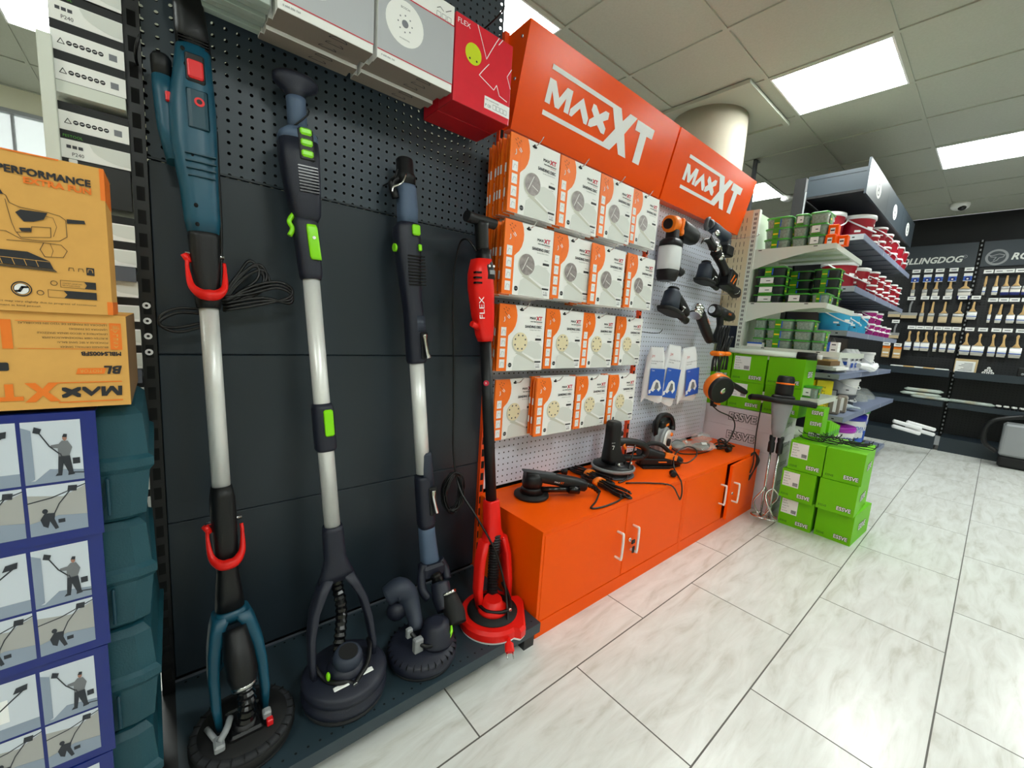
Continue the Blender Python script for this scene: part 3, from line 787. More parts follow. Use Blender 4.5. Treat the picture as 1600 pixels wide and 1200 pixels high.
for k, (dz, ex) in enumerate(((0, 0), (.006, .006), (-.007, .012), (.012, -.010), (-.012, .004))):
    cb.tube([(.118, 1.235, 1.118 + dz), (.150, 1.245, 1.168 + dz), (.185 + ex, 1.25, 1.205 + dz), (.205 + ex, 1.25, 1.190 + dz), (.200 + ex, 1.245, 1.160 + dz), (.15, 1.235, 1.125 + dz), (.118, 1.232, 1.10 + dz)], .0036, 7)
for k in range(3):
    dz = k * .008
    cb.tube([(.115, 1.23, 1.105 + dz), (.17, 1.235, 1.150 - dz), (.232, 1.24, 1.172 - dz), (.268, 1.24, 1.160 - dz), (.262, 1.235, 1.135 - dz), (.20, 1.23, 1.112 + dz), (.115, 1.225, 1.090 + dz)], .0036, 7)
for k in range(2):
    dz = k * .010
    cb.tube([(.075, 1.235, 1.090 - dz), (.03, 1.245, 1.088 - dz), (.0, 1.245, 1.070 - dz), (.0, 1.245, 1.046), (.03, 1.24, 1.034 + dz), (.075, 1.235, 1.048 + dz)], .0036, 7)
ob('power_cord', cb, g)

# ---- dark blue sander with round cap
g = thing('drywall_sander', 'second wall sander from left, dark blue fork and lime green buttons under a T handle', 'sander', (.340, 1.005, SZ), group='long wall sanders leaning in the dark bay')
iv = inv(g)
hd = MB('pad_grey').lathe([(.100, 0), (.103, .006), (.100, .014)], 40).use('navy').lathe([(.098, .014), (.107, .02), (.107, .034), (.100, .042), (.098, .046), (.106, .052), (.107, .066), (.098, .076), (.05, .080), (.02, .082)], 48)
ob('sanding_head', hd, g)
A, B = (.345, 1.115, .444), (.281, 1.235, 1.628)
F = frame(A, Vector(B) - Vector(A), (0, 1, 0))
tag(ob('pole', pm('alu').cyl((0, 0, .06), (0, 0, .76), .0205, n=24), g), 'pale aluminium pole')
ob('mid_coupling', pm('navy').body([(.288, 0, 0, .046, .046), (.296, 0, 0, .054, .054), (.405, 0, 0, .054, .054), (.418, 0, 0, .046, .046)], 3), g)
ob('coupling_button', pm('green_btn').rbox(-.006, .018, -.034, -.024, .330, .402, .004), g)
ob('upper_coupling', pm('navy').body([(.745, 0, 0, .048, .048), (.757, 0, 0, .054, .052), (.83, -.002, 0, .058, .056), (.885, -.004, 0, .060, .056), (.90, -.004, 0, .05, .05)], 3), g)
ob('coupling_button', pm('green_btn').body([(.792, .010, -.028, .024, .010), (.80, .008, -.028, .027, .012), (.87, .004, -.030, .026, .012), (.878, .003, -.030, .022, .010)], 4).use('white_print').cyl((.006, -.036, .845), (.006, -.0375, .845), .004), g)
ob('side_clip', pm('green_btn').tube([(-.030, -.005, .905), (-.042, -.008, .885), (-.036, -.008, .868), (-.044, -.008, .850)], .006, 8), g)
b_ = pm('navy').body([(.888, 0, 0, .050, .050), (.905, 0, 0, .068, .064), (.97, -.002, 0, .082, .072), (1.04, -.004, 0, .092, .076), (1.082, -.004, 0, .092, .076)], 3.4).use('slate').body([(1.082, -.004, 0, .092, .076), (1.10, -.004, 0, .088, .072), (1.112, -.003, 0, .06, .06)], 3.4)
b_.use('black_gloss')
for k in range(9): b_.box(-.018 - k * 0, .028, -.0385, -.030, .955 + k * .0075, .958 + k * .0075)
ob('control_body', b_, g)
ob('button_panel', pm('black').rbox(-.012, .024, -.0405, -.03, 1.030, 1.108, .004), g)
for z in (1.038, 1.064, 1.090): ob('button', pm('green_btn').rbox(-.008, .020, -.045, -.036, z, z + .017, .004), g)
ob('neck', pm('slate').body([(1.10, -.002, 0, .046, .046), (1.18, 0, 0, .044, .044), (1.19, 0, 0, .046, .046)], 2.2, 20), g)
ob('t_handle', pm('navy').body([(1.186, 0, 0, .044, .044, 2), (1.205, 0, 0, .050, .048, 2), (1.218, .002, 0, .095, .050, 2), (1.226, .003, 0, .105, .056, 2.2), (1.238, .003, 0, .104, .056, 2.2), (1.247, .003, 0, .085, .045, 2.2)], 2, 24), g)
ob('lock_wire', pm('black').tube([(.022, -.02, 1.165), (.020, -.024, 1.15), (-.018, -.026, 1.11)], .0022, 6, 2), g)
m = MB('navy', iv).at(F).body([(.075, 0, 0, .050, .050), (.06, 0, 0, .054, .052), (-.02, 0, 0, .058, .052), (-.055, 0, -.002, .082, .046), (-.08, 0, -.004, .100, .036)][::-1], 2.6).at(I4)
for s_ in (-1, 1):
    m.body([(.155, .341 + s_ * .076, 1.010, .012, .026), (.20, .342 + s_ * .080, 1.026, .016, .036), (.255, .344 + s_ * .076, 1.055, .018, .044), (.305, .347 + s_ * .064, 1.080, .022, .048), (.345, .349 + s_ * .044, 1.096, .028, .046), (.378, .350 + s_ * .024, 1.108, .036, .042)], 4, 20)
ob('fork', m, g)
ob('suction_hose', MB('black_gloss', iv).hose([(.347, 1.110, .375), (.352, 1.105, .33), (.356, 1.090, .29), (.346, 1.060, .25), (.335, 1.04, .20), (.333, 1.03, .17)], .0165, .0065, 14), g)
ob('motor_cap', MB('slate_dark', iv).at(T(.342, .995, .190) @ RX(R(12))).lathe([(.034, 0), (.036, .006), (.037, .020), (.033, .030), (.026, .035)], 32).use('black_matte').lathe([(.024, .0352), (.0235, .0362)], 28), g)
mo = MB('navy', iv).at(T(.342, 1.0, .165)).lathe([(.050, 0), (.050, .012), (.036, .026)], 28).at(I4).use('black').tube([(.268, 1.03, .190), (.285, .985, .172), (.305, .955, .176), (.332, .948, .168), (.342, .938, .164), (.355, .946, .170), (.385, .965, .182), (.405, 1.0, .196), (.412, 1.03, .20)], .0065, 8)
ob('head_bracket', mo, g)
ob('hub_plate', MB('paper_white', iv).rbox(.292, .330, .938, .952, .168, .172, .002).rbox(.362, .395, .945, .960, .170, .174, .002), g)
ob('hub_screw', MB('steel', iv).cyl((.342, .936, .168), (.342, .928, .169), .006), g)
ob('release_tab', MB('green_btn', iv).ball((.288, .975, .188), .005, .008, .012), g)

# ---- grey blue sander
g = thing('drywall_sander', 'third wall sander from left, slate and dark blue with silver clamp levers', 'sander', (.566, .995, SZ), group='long wall sanders leaning in the dark bay')
iv = inv(g)
hd = MB('pad_grey').lathe([(.096, 0), (.098, .006), (.096, .012)], 40).use('navy').lathe([(.100, .012), (.1025, .018), (.1025, .036), (.094, .046), (.04, .052), (.02, .054)], 48)
hd.use('black')
for k in range(30): hd.at(RZ(k * PI / 15)).box(.088, .102, -.001, .001, .030, .0466)
ob('sanding_head', hd, g)
A, B = (.655, 1.14, .333), (.582, 1.245, 1.562)
F = frame(A, Vector(B) - Vector(A), (0, 1, 0))
tag(ob('pole', pm('alu').cyl((0, 0, .27), (0, 0, .655), .0225, n=24), g), 'pale aluminium pole')
lo = pm('navy').body([(.085, 0, 0, .050, .05), (.10, 0, 0, .056, .054), (.25, 0, 0, .056, .054), (.262, -.006, 0, .040, .05)], 3).use('slate_dark').body([(.225, .008, 0, .046, .054), (.33, .008, 0, .040, .050), (.34, .008, 0, .036, .046)], 3)
ob('lower_clamp', lo, g)
ob('clamp_lever', pm('black').rbox(.002, .030, -.031, -.02, .13, .225, .003).use('chrome').tube([(.014, -.036, .215), (.010, -.042, .195), (.016, -.040, .16), (.022, -.036, .138)], [.008, .005, .006, .008], 8), g)
ob('lower_neck', pm('slate').body([(.098, 0, 0, .050, .050), (.06, 0, 0, .052, .05), (-.02, .004, 0, .058, .052), (-.055, .006, 0, .066, .054)][::-1], 2.8), g)
up = pm('navy').body([(.632, 0, 0, .050, .050), (.640, 0, 0, .058, .056), (.78, 0, 0, .058, .056), (.83, -.004, 0, .056, .058), (.96, -.008, 0, .074, .064), (1.0, -.008, 0, .080, .066), (1.045, -.008, 0, .078, .064), (1.06, -.006, 0, .06, .056)], 3.2)
up.use('black_gloss')
for k in range(10): up.box(-.024, .032, -.0345, -.028, .872 + k * .0095, .8755 + k * .0095)
up.use('slate_dark').body([(.732, .008, 0, .048, .058), (.780, .008, 0, .046, .058)], 3.2)
ob('upper_body', up, g)
ob('clamp_lever', pm('black').rbox(.004, .030, -.033, -.02, .645, .728, .003).use('chrome').tube([(.014, -.038, .720), (.012, -.043, .70), (.018, -.041, .665), (.023, -.038, .650)], [.009, .005, .006, .009], 8), g)
ob('button', pm('green_btn').rbox(-.006, .020, -.041, -.030, 1.020, 1.052, .004), g)
ob('button', pm('green_btn').rbox(.012, .022, -.039, -.030, .975, .995, .002), g)
ob('side_dial', pm('green_btn').cyl((-.042, 0, .985), (-.052, 0, .985), .012), g)
ob('neck', pm('slate').body([(1.058, -.002, 0, .058, .056), (1.10, 0, 0, .060, .056), (1.165, 0, 0, .056, .054), (1.175, 0, 0, .05, .05)], 2.8), g)
ob('top_cap', pm('black').body([(1.172, 0, 0, .056, .056, 2.2), (1.20, 0, 0, .060, .058, 2.2), (1.206, 0, 0, .052, .05, 2.2), (1.245, 0, 0, .050, .048, 2.2), (1.250, 0, 0, .044, .042, 2.2)], 2.2), g)
ob('cord_hook', pm('black').tube([(-.02, 0, 1.19), (-.045, .0, 1.17), (-.035, 0, 1.13)], .012, 8).use('chrome').tube([(-.012, -.03, 1.195), (-.03, -.035, 1.165), (-.055, -.03, 1.15), (-.06, -.03, 1.135)], .003, 6), g)
jt = MB('navy', iv).rbox(.620, .700, 1.095, 1.150, .255, .300, .012, .008, 3).tube([(.632, 1.12, .30), (.618, 1.11, .27), (.612, 1.09, .235), (.625, 1.07, .21)], .014, 10).tube([(.690, 1.12, .30), (.705, 1.11, .27), (.705, 1.09, .240)], .014, 10)
ob('swivel_joint', jt, g)
ob('joint_ring', MB('black_gloss', iv).hose([(.660, 1.10, .27), (.664, 1.085, .252), (.668, 1.07, .235)], .021, .006, 16), g)
ob('motor', MB('navy', iv).tube([(.668, 1.075, .245), (.660, 1.045, .215), (.655, 1.015, .19)], [.030, .032, .026], 14).use('black_matte').tube([(.674, 1.03, .225), (.672, .990, .190), (.668, .965, .168)], [.026, .034, .030], 16).use('chrome').tube([(.674, 1.036, .232), (.674, 1.030, .226)], .028, 16, 1), g)
ob('suction_tube', MB('slate_dark', iv).tube([(.50, 1.11, .245), (.535, 1.10, .262), (.560, 1.09, .235), (.565, 1.06, .20), (.56, 1.02, .16)], [.030, .036, .034, .024, .02], 14).use('navy').ball((.525, 1.09, .20), .032, .03, .03), g)
ob('gimbal', MB('grey_plastic', iv).rbox(.510, .528, .985, 1.00, .175, .205, .003).rbox(.520, .548, .955, .975, .140, .185, .004).use('black').tube([(.518, 1.0, .20), (.53, .975, .18), (.55, .95, .16), (.60, .94, .155)], .006, 8), g)
ob('hub', MB('navy', iv).at(T(.60, .975, .142)).lathe([(.052, 0), (.054, .008), (.047, .014), (.047, .026), (.040, .032), (.038, .055), (.02, .062)], 28), g)
ob('release_tab', MB('green_btn', iv).tube([(.625, .938, .160), (.634, .944, .172), (.640, .955, .182)], [.003, .005, .003], 8), g)

# ---- red sander
g = thing('drywall_sander', 'rightmost wall sander, red with black pole, white lettering and ringed base', 'sander', (.830, .992, SZ), group='long wall sanders leaning in the dark bay')
iv = inv(g)
pts = []
for k in range(40):
    a = 2 * PI * k / 40; pts.append((.104 * math.cos(a), .104 * math.sin(a)))
# skirt with a straight cut front right edge
cut = Vector((math.cos(R(-38)), math.sin(R(-38))))
def cutr(r, lim):
    out = []
    for k in range(64):
        a = 2 * PI * (k + .5) / 64; d = Vector((math.cos(a), math.sin(a))); c = d.dot(cut)
        rr = r
        if c > .70: rr = min(r * 1.16, lim / c)
        out.append((d.x * rr, d.y * rr))
    return out
sk = MB('white_print').rings([[(x, y, z) for x, y in cutr(.111, .112)] for z in (0.0, .010)], smooth=False)
sk.use('red_plastic').rings([[(x * s_, y * s_, z) for x, y in cutr(.114, .112)] for z, s_ in ((.008, 1), (.030, 1.0), (.040, .93))], smooth=False)
ob('sanding_head', sk, g)
ob('head_cover', MB('black_matte').at(T(0, 0, .040)).lathe([(.086, 0), (.086, .003), (.04, .004)], 40), g)
ob('hub', MB('red_plastic').at(T(0, 0, .043)).lathe([(.052, 0), (.050, .008), (.036, .022), (.030, .040)], 32), g)
A, B = (.871, 1.08, .44), (.794, 1.13, 1.425)
F = frame(A, Vector(B) - Vector(A), (0, 1, 0)) @ SC(.94, .94, .934)
tag(ob('pole', pm('black').cyl((0, 0, .04), (0, 0, .66), .0205, n=24), g), 'black pole')
ob('pole_sticker', pm('print_red').at(F @ T(-.0145, -.0155, .50) @ RY(R(0)) @ RZ(R(-42)) @ RX(PI / 2)).disc(0, 0, .010, .0005, 18).use('white_print').text('R', -.003, -.004, .008, .006, .0009), g)
b_ = pm('red_plastic').body([(.648, -.002, 0, .046, .046), (.672, -.004, 0, .058, .054), (.74, -.008, 0, .074, .064), (.83, -.012, 0, .086, .070), (.88, -.012, 0, .082, .068), (.93, -.006, 0, .066, .060)], 3.6)
ob('motor_housing', b_, g)
ob('vents', pm('black_gloss').box(-.056, -.030, -.0345, -.02, .845, .851).box(-.056, -.030, -.0345, -.02, .862, .868).box(-.054, -.030, -.034, -.02, .879, .885), g)
ob('side_knob', pm('red_plastic').cyl((-.030, -.005, .700), (-.062, -.008, .712), .013, .010), g)
ob('lettering', pm('white_print').at(F @ T(-.040, -.0372, .728) @ RZ(R(-8)) @ RX(PI / 2) @ RZ(PI / 2)).text('FLEX', 0, -.012, .020, .074, .0), g)
ob('control_panel', pm('black').body([(.862, .008, -.002, .054, .068), (.905, .006, 0, .052, .066), (.935, .004, 0, .044, .052), (.965, .002, 0, .040, .042)], 3.2).use('white_print').cyl((.002, -.035, .905), (.002, -.0375, .905), .004).cyl((.020, -.035, .905), (.020, -.0375, .905), .004).use('grey_plastic').box(.002, .022, -.0372, -.03, .878, .892), g)
h = pm('black').body([(.955, .002, 0, .038, .040), (.97, .0, 0, .042, .042), (1.04, 0, 0, .044, .044), (1.055, 0, 0, .048, .046)], 2.6).tube([(-.062, -.004, 1.066), (-.03, 0, 1.062), (.05, .004, 1.056), (.062, .004, 1.054)], [.019, .0185, .018, .018], 14)
ob('t_handle', h, g)
fk = MB('red_plastic', iv).at(F).body([(.052, 0, 0, .046, .048), (.045, 0, 0, .054, .054), (-.07, 0, 0, .062, .058), (-.10, 0, 0, .085, .055), (-.112, .0, 0, .100, .050)][::-1], 4).at(I4)
for s_ in (-1, 1):
    fk.body([(.345, .879 + s_ * .040, 1.072, .026, .042), (.28, .876 + s_ * .058, 1.062, .026, .045), (.19, .865 + s_ * .066, 1.040, .024, .040), (.135, .855 + s_ * .062, 1.015, .018, .030)][::-1], 4)
ob('fork', fk, g)
ob('suction_hose', MB('black', iv).hose([(.882, 1.065, .36), (.878, 1.058, .30), (.868, 1.045, .23), (.852, 1.025, .175), (.842, 1.012, .145)], .0215, .0040, 16), g)
ob('bracket', MB('black', iv).tube([(.790, 1.015, .150), (.795, .975, .150), (.835, .945, .148), (.872, .948, .150), (.893, .985, .165), (.900, 1.03, .185)], .006, 8).use('steel').cyl((.862, .942, .150), (.862, .934, .150), .006), g)
cb = MB('cable', iv)
cb.tube([(.785, 1.135, 1.33), (.765, 1.16, 1.365), (.760, 1.20, 1.35), (.775, 1.25, 1.24), (.798, 1.265, 1.0), (.80, 1.25, .80), (.80, 1.235, .62), (.805, 1.19, .50), (.825, 1.10, .42), (.858, 1.03, .32), (.870, .985, .22), (.860, .95, .155), (.835, .915, .128), (.815, .885, .112)], .0036, 7)
for k in range(9):
    rr = .040 + .0035 * (k % 4); a0 = k * .7
    cb.tube([(.790 + rr * .85 * math.cos(a), 1.21 + .010 * math.sin(a * 2 + k) + (k % 3 - 1) * .006, .485 + (rr + .026) * math.sin(a)) for a in [a0 + j * PI / 5 for j in range(10)]], .0036, 6, 3, True)
ob('power_cord', cb, g)
pl = MB('red_plastic', iv).at(T(.806, .868, .100) @ RZ(R(62)) @ RX(R(0))).body([(0, 0, 0, 1e-3, 1e-3), (.001, 0, 0, .01, .01)], 2).at(frame((.817, .888, .110), (-.60, -.95, -.40), (0, 0, 1))).body([(0, 0, 0, .009, .009), (.022, 0, 0, .014, .010), (.028, 0, 0, .028, .014), (.050, 0, 0, .030, .014), (.054, 0, 0, .024, .012)], 3)
pl.use('steel').cyl((-.0095, 0, .054), (-.0095, 0, .073), .0022, n=8).cyl((.0095, 0, .054), (.0095, 0, .073), .0022, n=8)
tag(ob('plug', pl, g), 'red mains plug')
# hooks over the sanders
for i, (x, z) in enumerate(((.020, 1.60), (.272, 1.66), (.575, 1.50), (.865, 1.47))):
    if i == 1: continue
    mono('display_hook', 'black hook holding the %s wall sander' % ['leftmost teal', 'second', 'third', 'rightmost red'][i], 'hook', hookline([(-.035, 0, 0), (-.038, -.05, -.002), (-.036, -.085, .006), (-.03, -.088, .03)] if i != 3 else [(.03, 0, .0), (.035, -.05, -.01), (.10, -.115, -.03)], .003), (x, YP, z), group='hooks of the dark bay')

# ================================================================== BOLD OUTLINED WORD
def essve(mb, x, y, h, wd, z, fill='white_print', edge='green_box_dark', word='ESSVE'):
    e = h * .10
    mb.use(edge)
    for i, (dx, dy) in enumerate(((-e, 0), (e, 0), (0, -e), (0, e), (-e, -e), (e, e), (e, -e), (-e, e))): mb.text(word, x + dx, y + dy, h, wd, z + .0001 * i)
    mb.use(fill).btext(word, x, y, h, wd, z + .0010, b=.03)

# ================================================================== LEFT FOREGROUND STACK
mono('base_shelf', 'dark base shelf under the stack of blue and teal tool cases', 'shelf', MB('gondola_black').box(-.95, -.075, .88, 1.27, .04, .086).box(-.95, -.90, .90, 1.27, 0, .04).box(-.12, -.075, .90, 1.27, 0, .04))
def case_mesh():
    m = MB('teal_case')
    x0, x1, y0, y1 = -.46, .0, .015, .30
    m.rings([[(cx + sx * (hw - i_), cy + sy * (hd_ - i_), z) for sx, sy in ((-1, -1), (-.9, -1), (.9, -1), (1, -.94), (1, .94), (.9, 1), (-.9, 1), (-1, .94))] for z, i_, cx, cy, hw, hd_ in
             [(.000, .022, -.23, .16, .23, .145), (.008, .014, -.23, .16, .23, .145), (.088, .006, -.23, .16, .23, .145), (.098, .0, -.23, .16, .23, .145), (.112, .0, -.23, .16, .23, .145), (.118, .007, -.23, .16, .23, .145), (.188, .012, -.23, .16, .23, .145), (.199, .022, -.23, .16, .23, .145), (.202, .030, -.23, .16, .23, .145)]], smooth=False)
    return m
def latch_mesh(): return MB('teal_dark').rbox(-.062, -.057, .012, .02, .02, .086, .002)
def sleeve_mesh(seed):
    m = MB('blue_sleeve').box(-.60, -.066, 0, .004, -.001, .2035).box(-.60, -.066, 0, .295, .2025, .2040)
    m.at(T(0, -.0004, 0) @ RX(PI / 2))
    # photographs on the sleeve : 2 rows x n columns
    base_ = T(0, -.0004, 0) @ RX(PI / 2)
    for c_ in range(7):
        for r_ in range(2):
            m.at(base_ @ T(-.1445 - c_ * .0655, .0965 if r_ else .0145, 0) @ SC(.061, .096 if r_ else .078, 1))
            m.use('photo_pale' if r_ else 'photo_warm').rect(0, 0, 1, 1, .0003)
            if r_ and c_ % 2 == 0:
                m.use('photo_mid').poly([(0, 0), (1, 0), (1, .16), (.42, .22), (.16, .05), (0, .05)], .0005).poly([(0, .02), (.16, .08), (.16, .86), (.0, .92)], .0007)
                m.use('photo_dark').poly([(.55, .12), (.62, .12), (.66, .30), (.74, .12), (.82, .13), (.78, .42), (.58, .42)], .0009).poly([(.50, .10), (.62, .10), (.62, .13), (.54, .14)], .0011).poly([(.72, .09), (.84, .10), (.82, .14), (.73, .14)], .0011)
                m.use('grey_mid').poly([(.58, .41), (.77, .41), (.83, .55), (.76, .66), (.66, .67), (.60, .62), (.47, .61), (.46, .57), (.58, .55)], .0009)
                m.use('photo_skin').disc(.71, .71, .040, .0011, 14, .045).use('photo_dark').poly([(.67, .73), (.75, .72), (.76, .77), (.70, .78)], .0013)
                m.line([(.29, .82), (.44, .60), (.60, .46)], .022, .0013).line([(.62, .46), (.70, .24), (.80, .13), (1, .11)], .018, .0013)
                m.poly([(.19, .83), (.30, .80), (.34, .88), (.22, .92)], .0013).rect(.82, .27, .95, .37, .0011)
            elif r_:
                m.use('photo_mid').rect(0, 0, 1, .2, .0005).use('photo_dark').line([(.3, .5), (.6, .68), (.8, .8)], .025, .0009).poly([(.6, .76), (.84, .78), (.86, .88), (.66, .86)], .0011).use('white_print').rect(.15, .3, .5, .7, .0005)
            else:
                m.use('photo_mid').poly([(0, 0), (1, 0), (1, .30), (.5, .36), (0, .26)], .0005).use('photo_pale').poly([(0, .84), (.6, .74), (1, .92), (1, 1), (0, 1)], .0005)
                m.use('photo_dark').poly([(.22, .18), (.30, .13), (.34, .26), (.42, .08), (.48, .10), (.42, .30), (.44, .42), (.26, .44), (.18, .32)], .0009).disc(.27, .48, .05, .0011, 14)
                m.line([(.40, .36), (.52, .60), (.72, .84)], .022, .0011).poly([(.68, .84), (.84, .82), (.86, .94), (.70, .95)], .0013).line([(0, .68), (.4, .74), (1, .94)], .022, .0009).rect(.48, .20, .60, .28, .0011)
    return m
first = None
for k in range(4):
    M = T([-.019, -.022, -.026, -.030][k], .905 + [.0, .006, .002, .004][k], .724 - .2065 * k - (.004 if k == 0 else 0)) @ RZ(R([0.5, 2.0, -1.0, 1.0][k]))
    lab = 'teal tool case in a blue photo sleeve, ' + ['topmost of the stack, under the cartons', 'second from top of the stack', 'third from top of the stack', 'bottom one of the stack'][k]
    if first is None:
        first = thing('tool_case', lab, 'tool case', M=M, group='teal tool cases stacked at the left')
        ob('case', case_mesh(), first); ob('sleeve', sleeve_mesh(0), first); ob('latch', latch_mesh(), first)
    else: dup(first, M, lab)
# carton lying upside down
m = MB('kraft').box(-.52, 0, 0, .27, 0, .143).use('kraft_dark').box(-.001, .0006, .002, .27, 0.001, .142)
UD = T(0, -.0006, .143) @ RX(PI / 2) @ RZ(PI) @ T(0, 0, 0)
# in this frame x runs to the left, y runs down the carton from its top edge (0 at top edge is y = 0, carton bottom edge y = .143 -> negative)
def ud(x, z): return (-x, -(z - .143) - .143 + .143)
PU = T(0, -.0006, 0) @ RX(PI / 2) @ T(0, 0, 0) @ RZ(PI)      # (u, w) -> world (-u, -w)
m.at(PU)
m.use('print_dark')
for k in 'MAx': m.poly([((x_ - .125) * .190 + .009, (z_ - .128) * .198 - .032) for x_, z_ in LOGO[k]], .0004)
m.use('kraft_orange').poly([(.078, -.0395), (.0885, -.0395), (.095, -.0305), (.1015, -.0395), (.112, -.0395), (.1005, -.026), (.113, -.011), (.1025, -.011), (.095, -.0205), (.088, -.011), (.0775, -.011), (.0895, -.0255)], .0004)
m.poly([(.114, -.014), (.140, -.014), (.140, -.020), (.131, -.020), (.131, -.0385), (.123, -.0385), (.123, -.020), (.114, -.020)], .0004)
m.rect(.009, -.0395, .080, -.038, .0004).rect(.009, -.0095, .080, -.0078, .0004)
m.use('print_dark').btext('BL', .0085, -.0635, .0125, .019, .0004, .25).use('kraft_orange').poly([(.026, -.0605), (.057, -.0605), (.0595, -.0515), (.0285, -.0515)], .0004).use('kraft').text('MOTOR', .031, -.0585, .005, .024, .0008, .1)
m.use('print_dark').btext('MBLS400SFB', .008, -.086, .0062, .044, .0004)
m.use('kraft_line')
for k, s_ in enumerate(('BRUSHLESS DRYWALL SANDER', 'PONCEUSE A SEC SANS BALAI', 'BURSTEN OBER TROCKENBAUSCHLEIFER', 'LEVIGATRICE A SECCO SENZA SPAZZOLE', 'LIJADORA DE PAREDES', 'LIJADORA DE PANELES DE YESO SIN ESCOBILLAS')):
    m.text(s_, .022, -.0945 - k * .0068, .0028, .0022 * len(s_) * .98, .0004)
m.use('kraft_orange').rect(.022, -.0905, .115, -.0898, .0004).rect(.022, -.1305, .115, -.1298, .0004).rect(.006, -.131, .0195, -.0895, .0004).rect(.119, -.131, .129, -.0895, .0004)
m.use('kraft').text('MAXXT', .008, -.128, .008, .010, .0008)
for k in range(6): m.text('SALE'[k % 4], .010, -.126 + k * .006, .004, .006, .0008)
m.use('print_dark').rbox(.125, .139, -.070, -.058, 0.0003, .0005, .002, .0001)
mono('carton', 'long kraft carton lying upside down with orange and black print', 'carton', m, M=T(-.043, .905, .931))
# jigsaw carton
m = MB('kraft').box(-.40, 0, 0, .105, 0, .2155).use('kraft_orange').box(-.0045, .0006, -.0006, .1, .170, .2150).box(-.0055, .0006, -.0006, .1, .0005, .020).use('kraft_dark').box(-.10, .001, .06, .107, .2150, .2175)
m.at(T(0, -.0006, 0) @ RX(PI / 2))
m.use('kraft_orange').rect(-.4, .2135, -.045, .2155, .0004)
m.use('print_dark').btext('PERFORMANCE', -.0145, .1860, .0095, .088, .0004, al='r').btext('MAX', -.112, .1860, .0095, .027, .0004, al='r').use('kraft_orange').btext('EXTRA FUN', -.0145, .1755, .0082, .065, .0006, al='r')
body = [(-.150, .160), (-.112, .170), (-.102, .158), (-.097, .155), (-.0945, .146), (-.085, .142), (-.06, .1405), (-.048, .138), (-.0425, .133), (-.0425, .110), (-.050, .103), (-.068, .100), (-.087, .0995), (-.100, .108), (-.150, .106)]
m.use('kraft_line').line(body, .0007, .0006, True).line([(-.076, .118), (-.058, .120), (-.0585, .1065), (-.087, .1015), (-.0905, .108), (-.077, .1105)], .0007, .0006, True)
m.line([(-.098, .150), (-.094, .120), (-.091, .108)], .0006, .0006).line([(-.070, .136), (-.055, .134), (-.052, .122), (-.056, .108)], .0005, .0006).line([(-.100, .096), (-.068, .098), (-.049, .0975), (-.0435, .090), (-.048, .080), (-.066, .0785)], .0007, .0006).line([(-.066, .098), (-.070, .088), (-.066, .0785)], .0008, .0006).line([(-.060, .098), (-.0575, .088), (-.060, .079)], .0005, .0006)
m.use('print_dark').poly([(-.090, .1345), (-.085, .139), (-.060, .1395), (-.064, .130), (-.074, .125), (-.083, .1235)], .0006).poly([(-.0415, .135), (-.0235, .1365), (-.0225, .132), (-.0415, .129)], .0006).poly([(-.088, .114), (-.077, .116), (-.077, .111), (-.086, .110)], .0006).poly([(-.112, .170), (-.104, .168), (-.099, .156), (-.112, .154)], .0006)
m.poly([(-.16, .0825), (-.082, .083), (-.062, .073), (-.0585, .062), (-.16, .066)], .0006).use('kraft_line').poly([(-.16, .064), (-.058, .062), (-.055, .0585), (-.16, .0615)], .0008)
m.use('kraft').line([(-.16, .074), (-.062, .072)], .0006, .0010)
for k in range(7): m.line([(-.075 - k * .011, .072), (-.073 - k * .011, .064)], .0006, .0010)
m.use('print_dark').disc(-.091, .031, .0098, .0004, 28, .0105).use('kraft').ringd(-.091, .031, .0078, .0086, .0006).use('bucket_white').disc(-.091, .031, .0068, .0006, 24, .0072).use('print_dark').line([(-.0855, .034), (-.090, .0335), (-.093, .028), (-.0965, .0275)], .003, .0009)
for k in range(3):
    x_ = -.045 + k * .0098
    m.use('print_dark' if k == 2 else 'kraft_line')
    if k == 2: m.rect(x_, .058, x_ + .0085, .069, .0004); m.use('kraft')
    m.line([(x_ + .0015, .062), (x_ + .002, .0665), (x_ + .006, .0665), (x_ + .0068, .062)], .0007, .0007)
m.use('kraft_line').line([(-.053, .0375), (-.053, .0475), (-.0165, .0475), (-.0165, .0375)], .0005, .0004, True).line([(-.066, .022), (-.066, .0325), (-.0165, .0325), (-.0165, .022)], .0005, .0004, True)
m.use('print_dark').poly([(-.0285, .0375), (-.026, .0425), (-.0285, .0475), (-.0165, .0475), (-.0165, .0375)], .0006).poly([(-.0505, .022), (-.047, .027), (-.0505, .0325), (-.0165, .0325), (-.0165, .022)], .0006)
m.use('kraft_line').ringd(-.0595, .0425, .0028, .0036, .0004).ringd(-.0735, .0275, .0028, .0036, .0004)
m.text('CONTENT CARDBOARD', -.051, .0425, .0018, .02, .0006).text('RECYCLED PACK', -.051, .0395, .0018, .018, .0006)
m.text('Actual product may vary slightly due to progress of continuous', -.0175, .0125, .0026, .12, .0004, al='r').text('improvement in kind prevail.', -.074, .0068, .0026, .055, .0004, al='r')
mono('carton', 'kraft carton standing on top with PERFORMANCE EXTRA FUN print and a jigsaw drawing', 'carton', m, M=T(-.057, .900, 1.0745) @ RZ(R(0)))

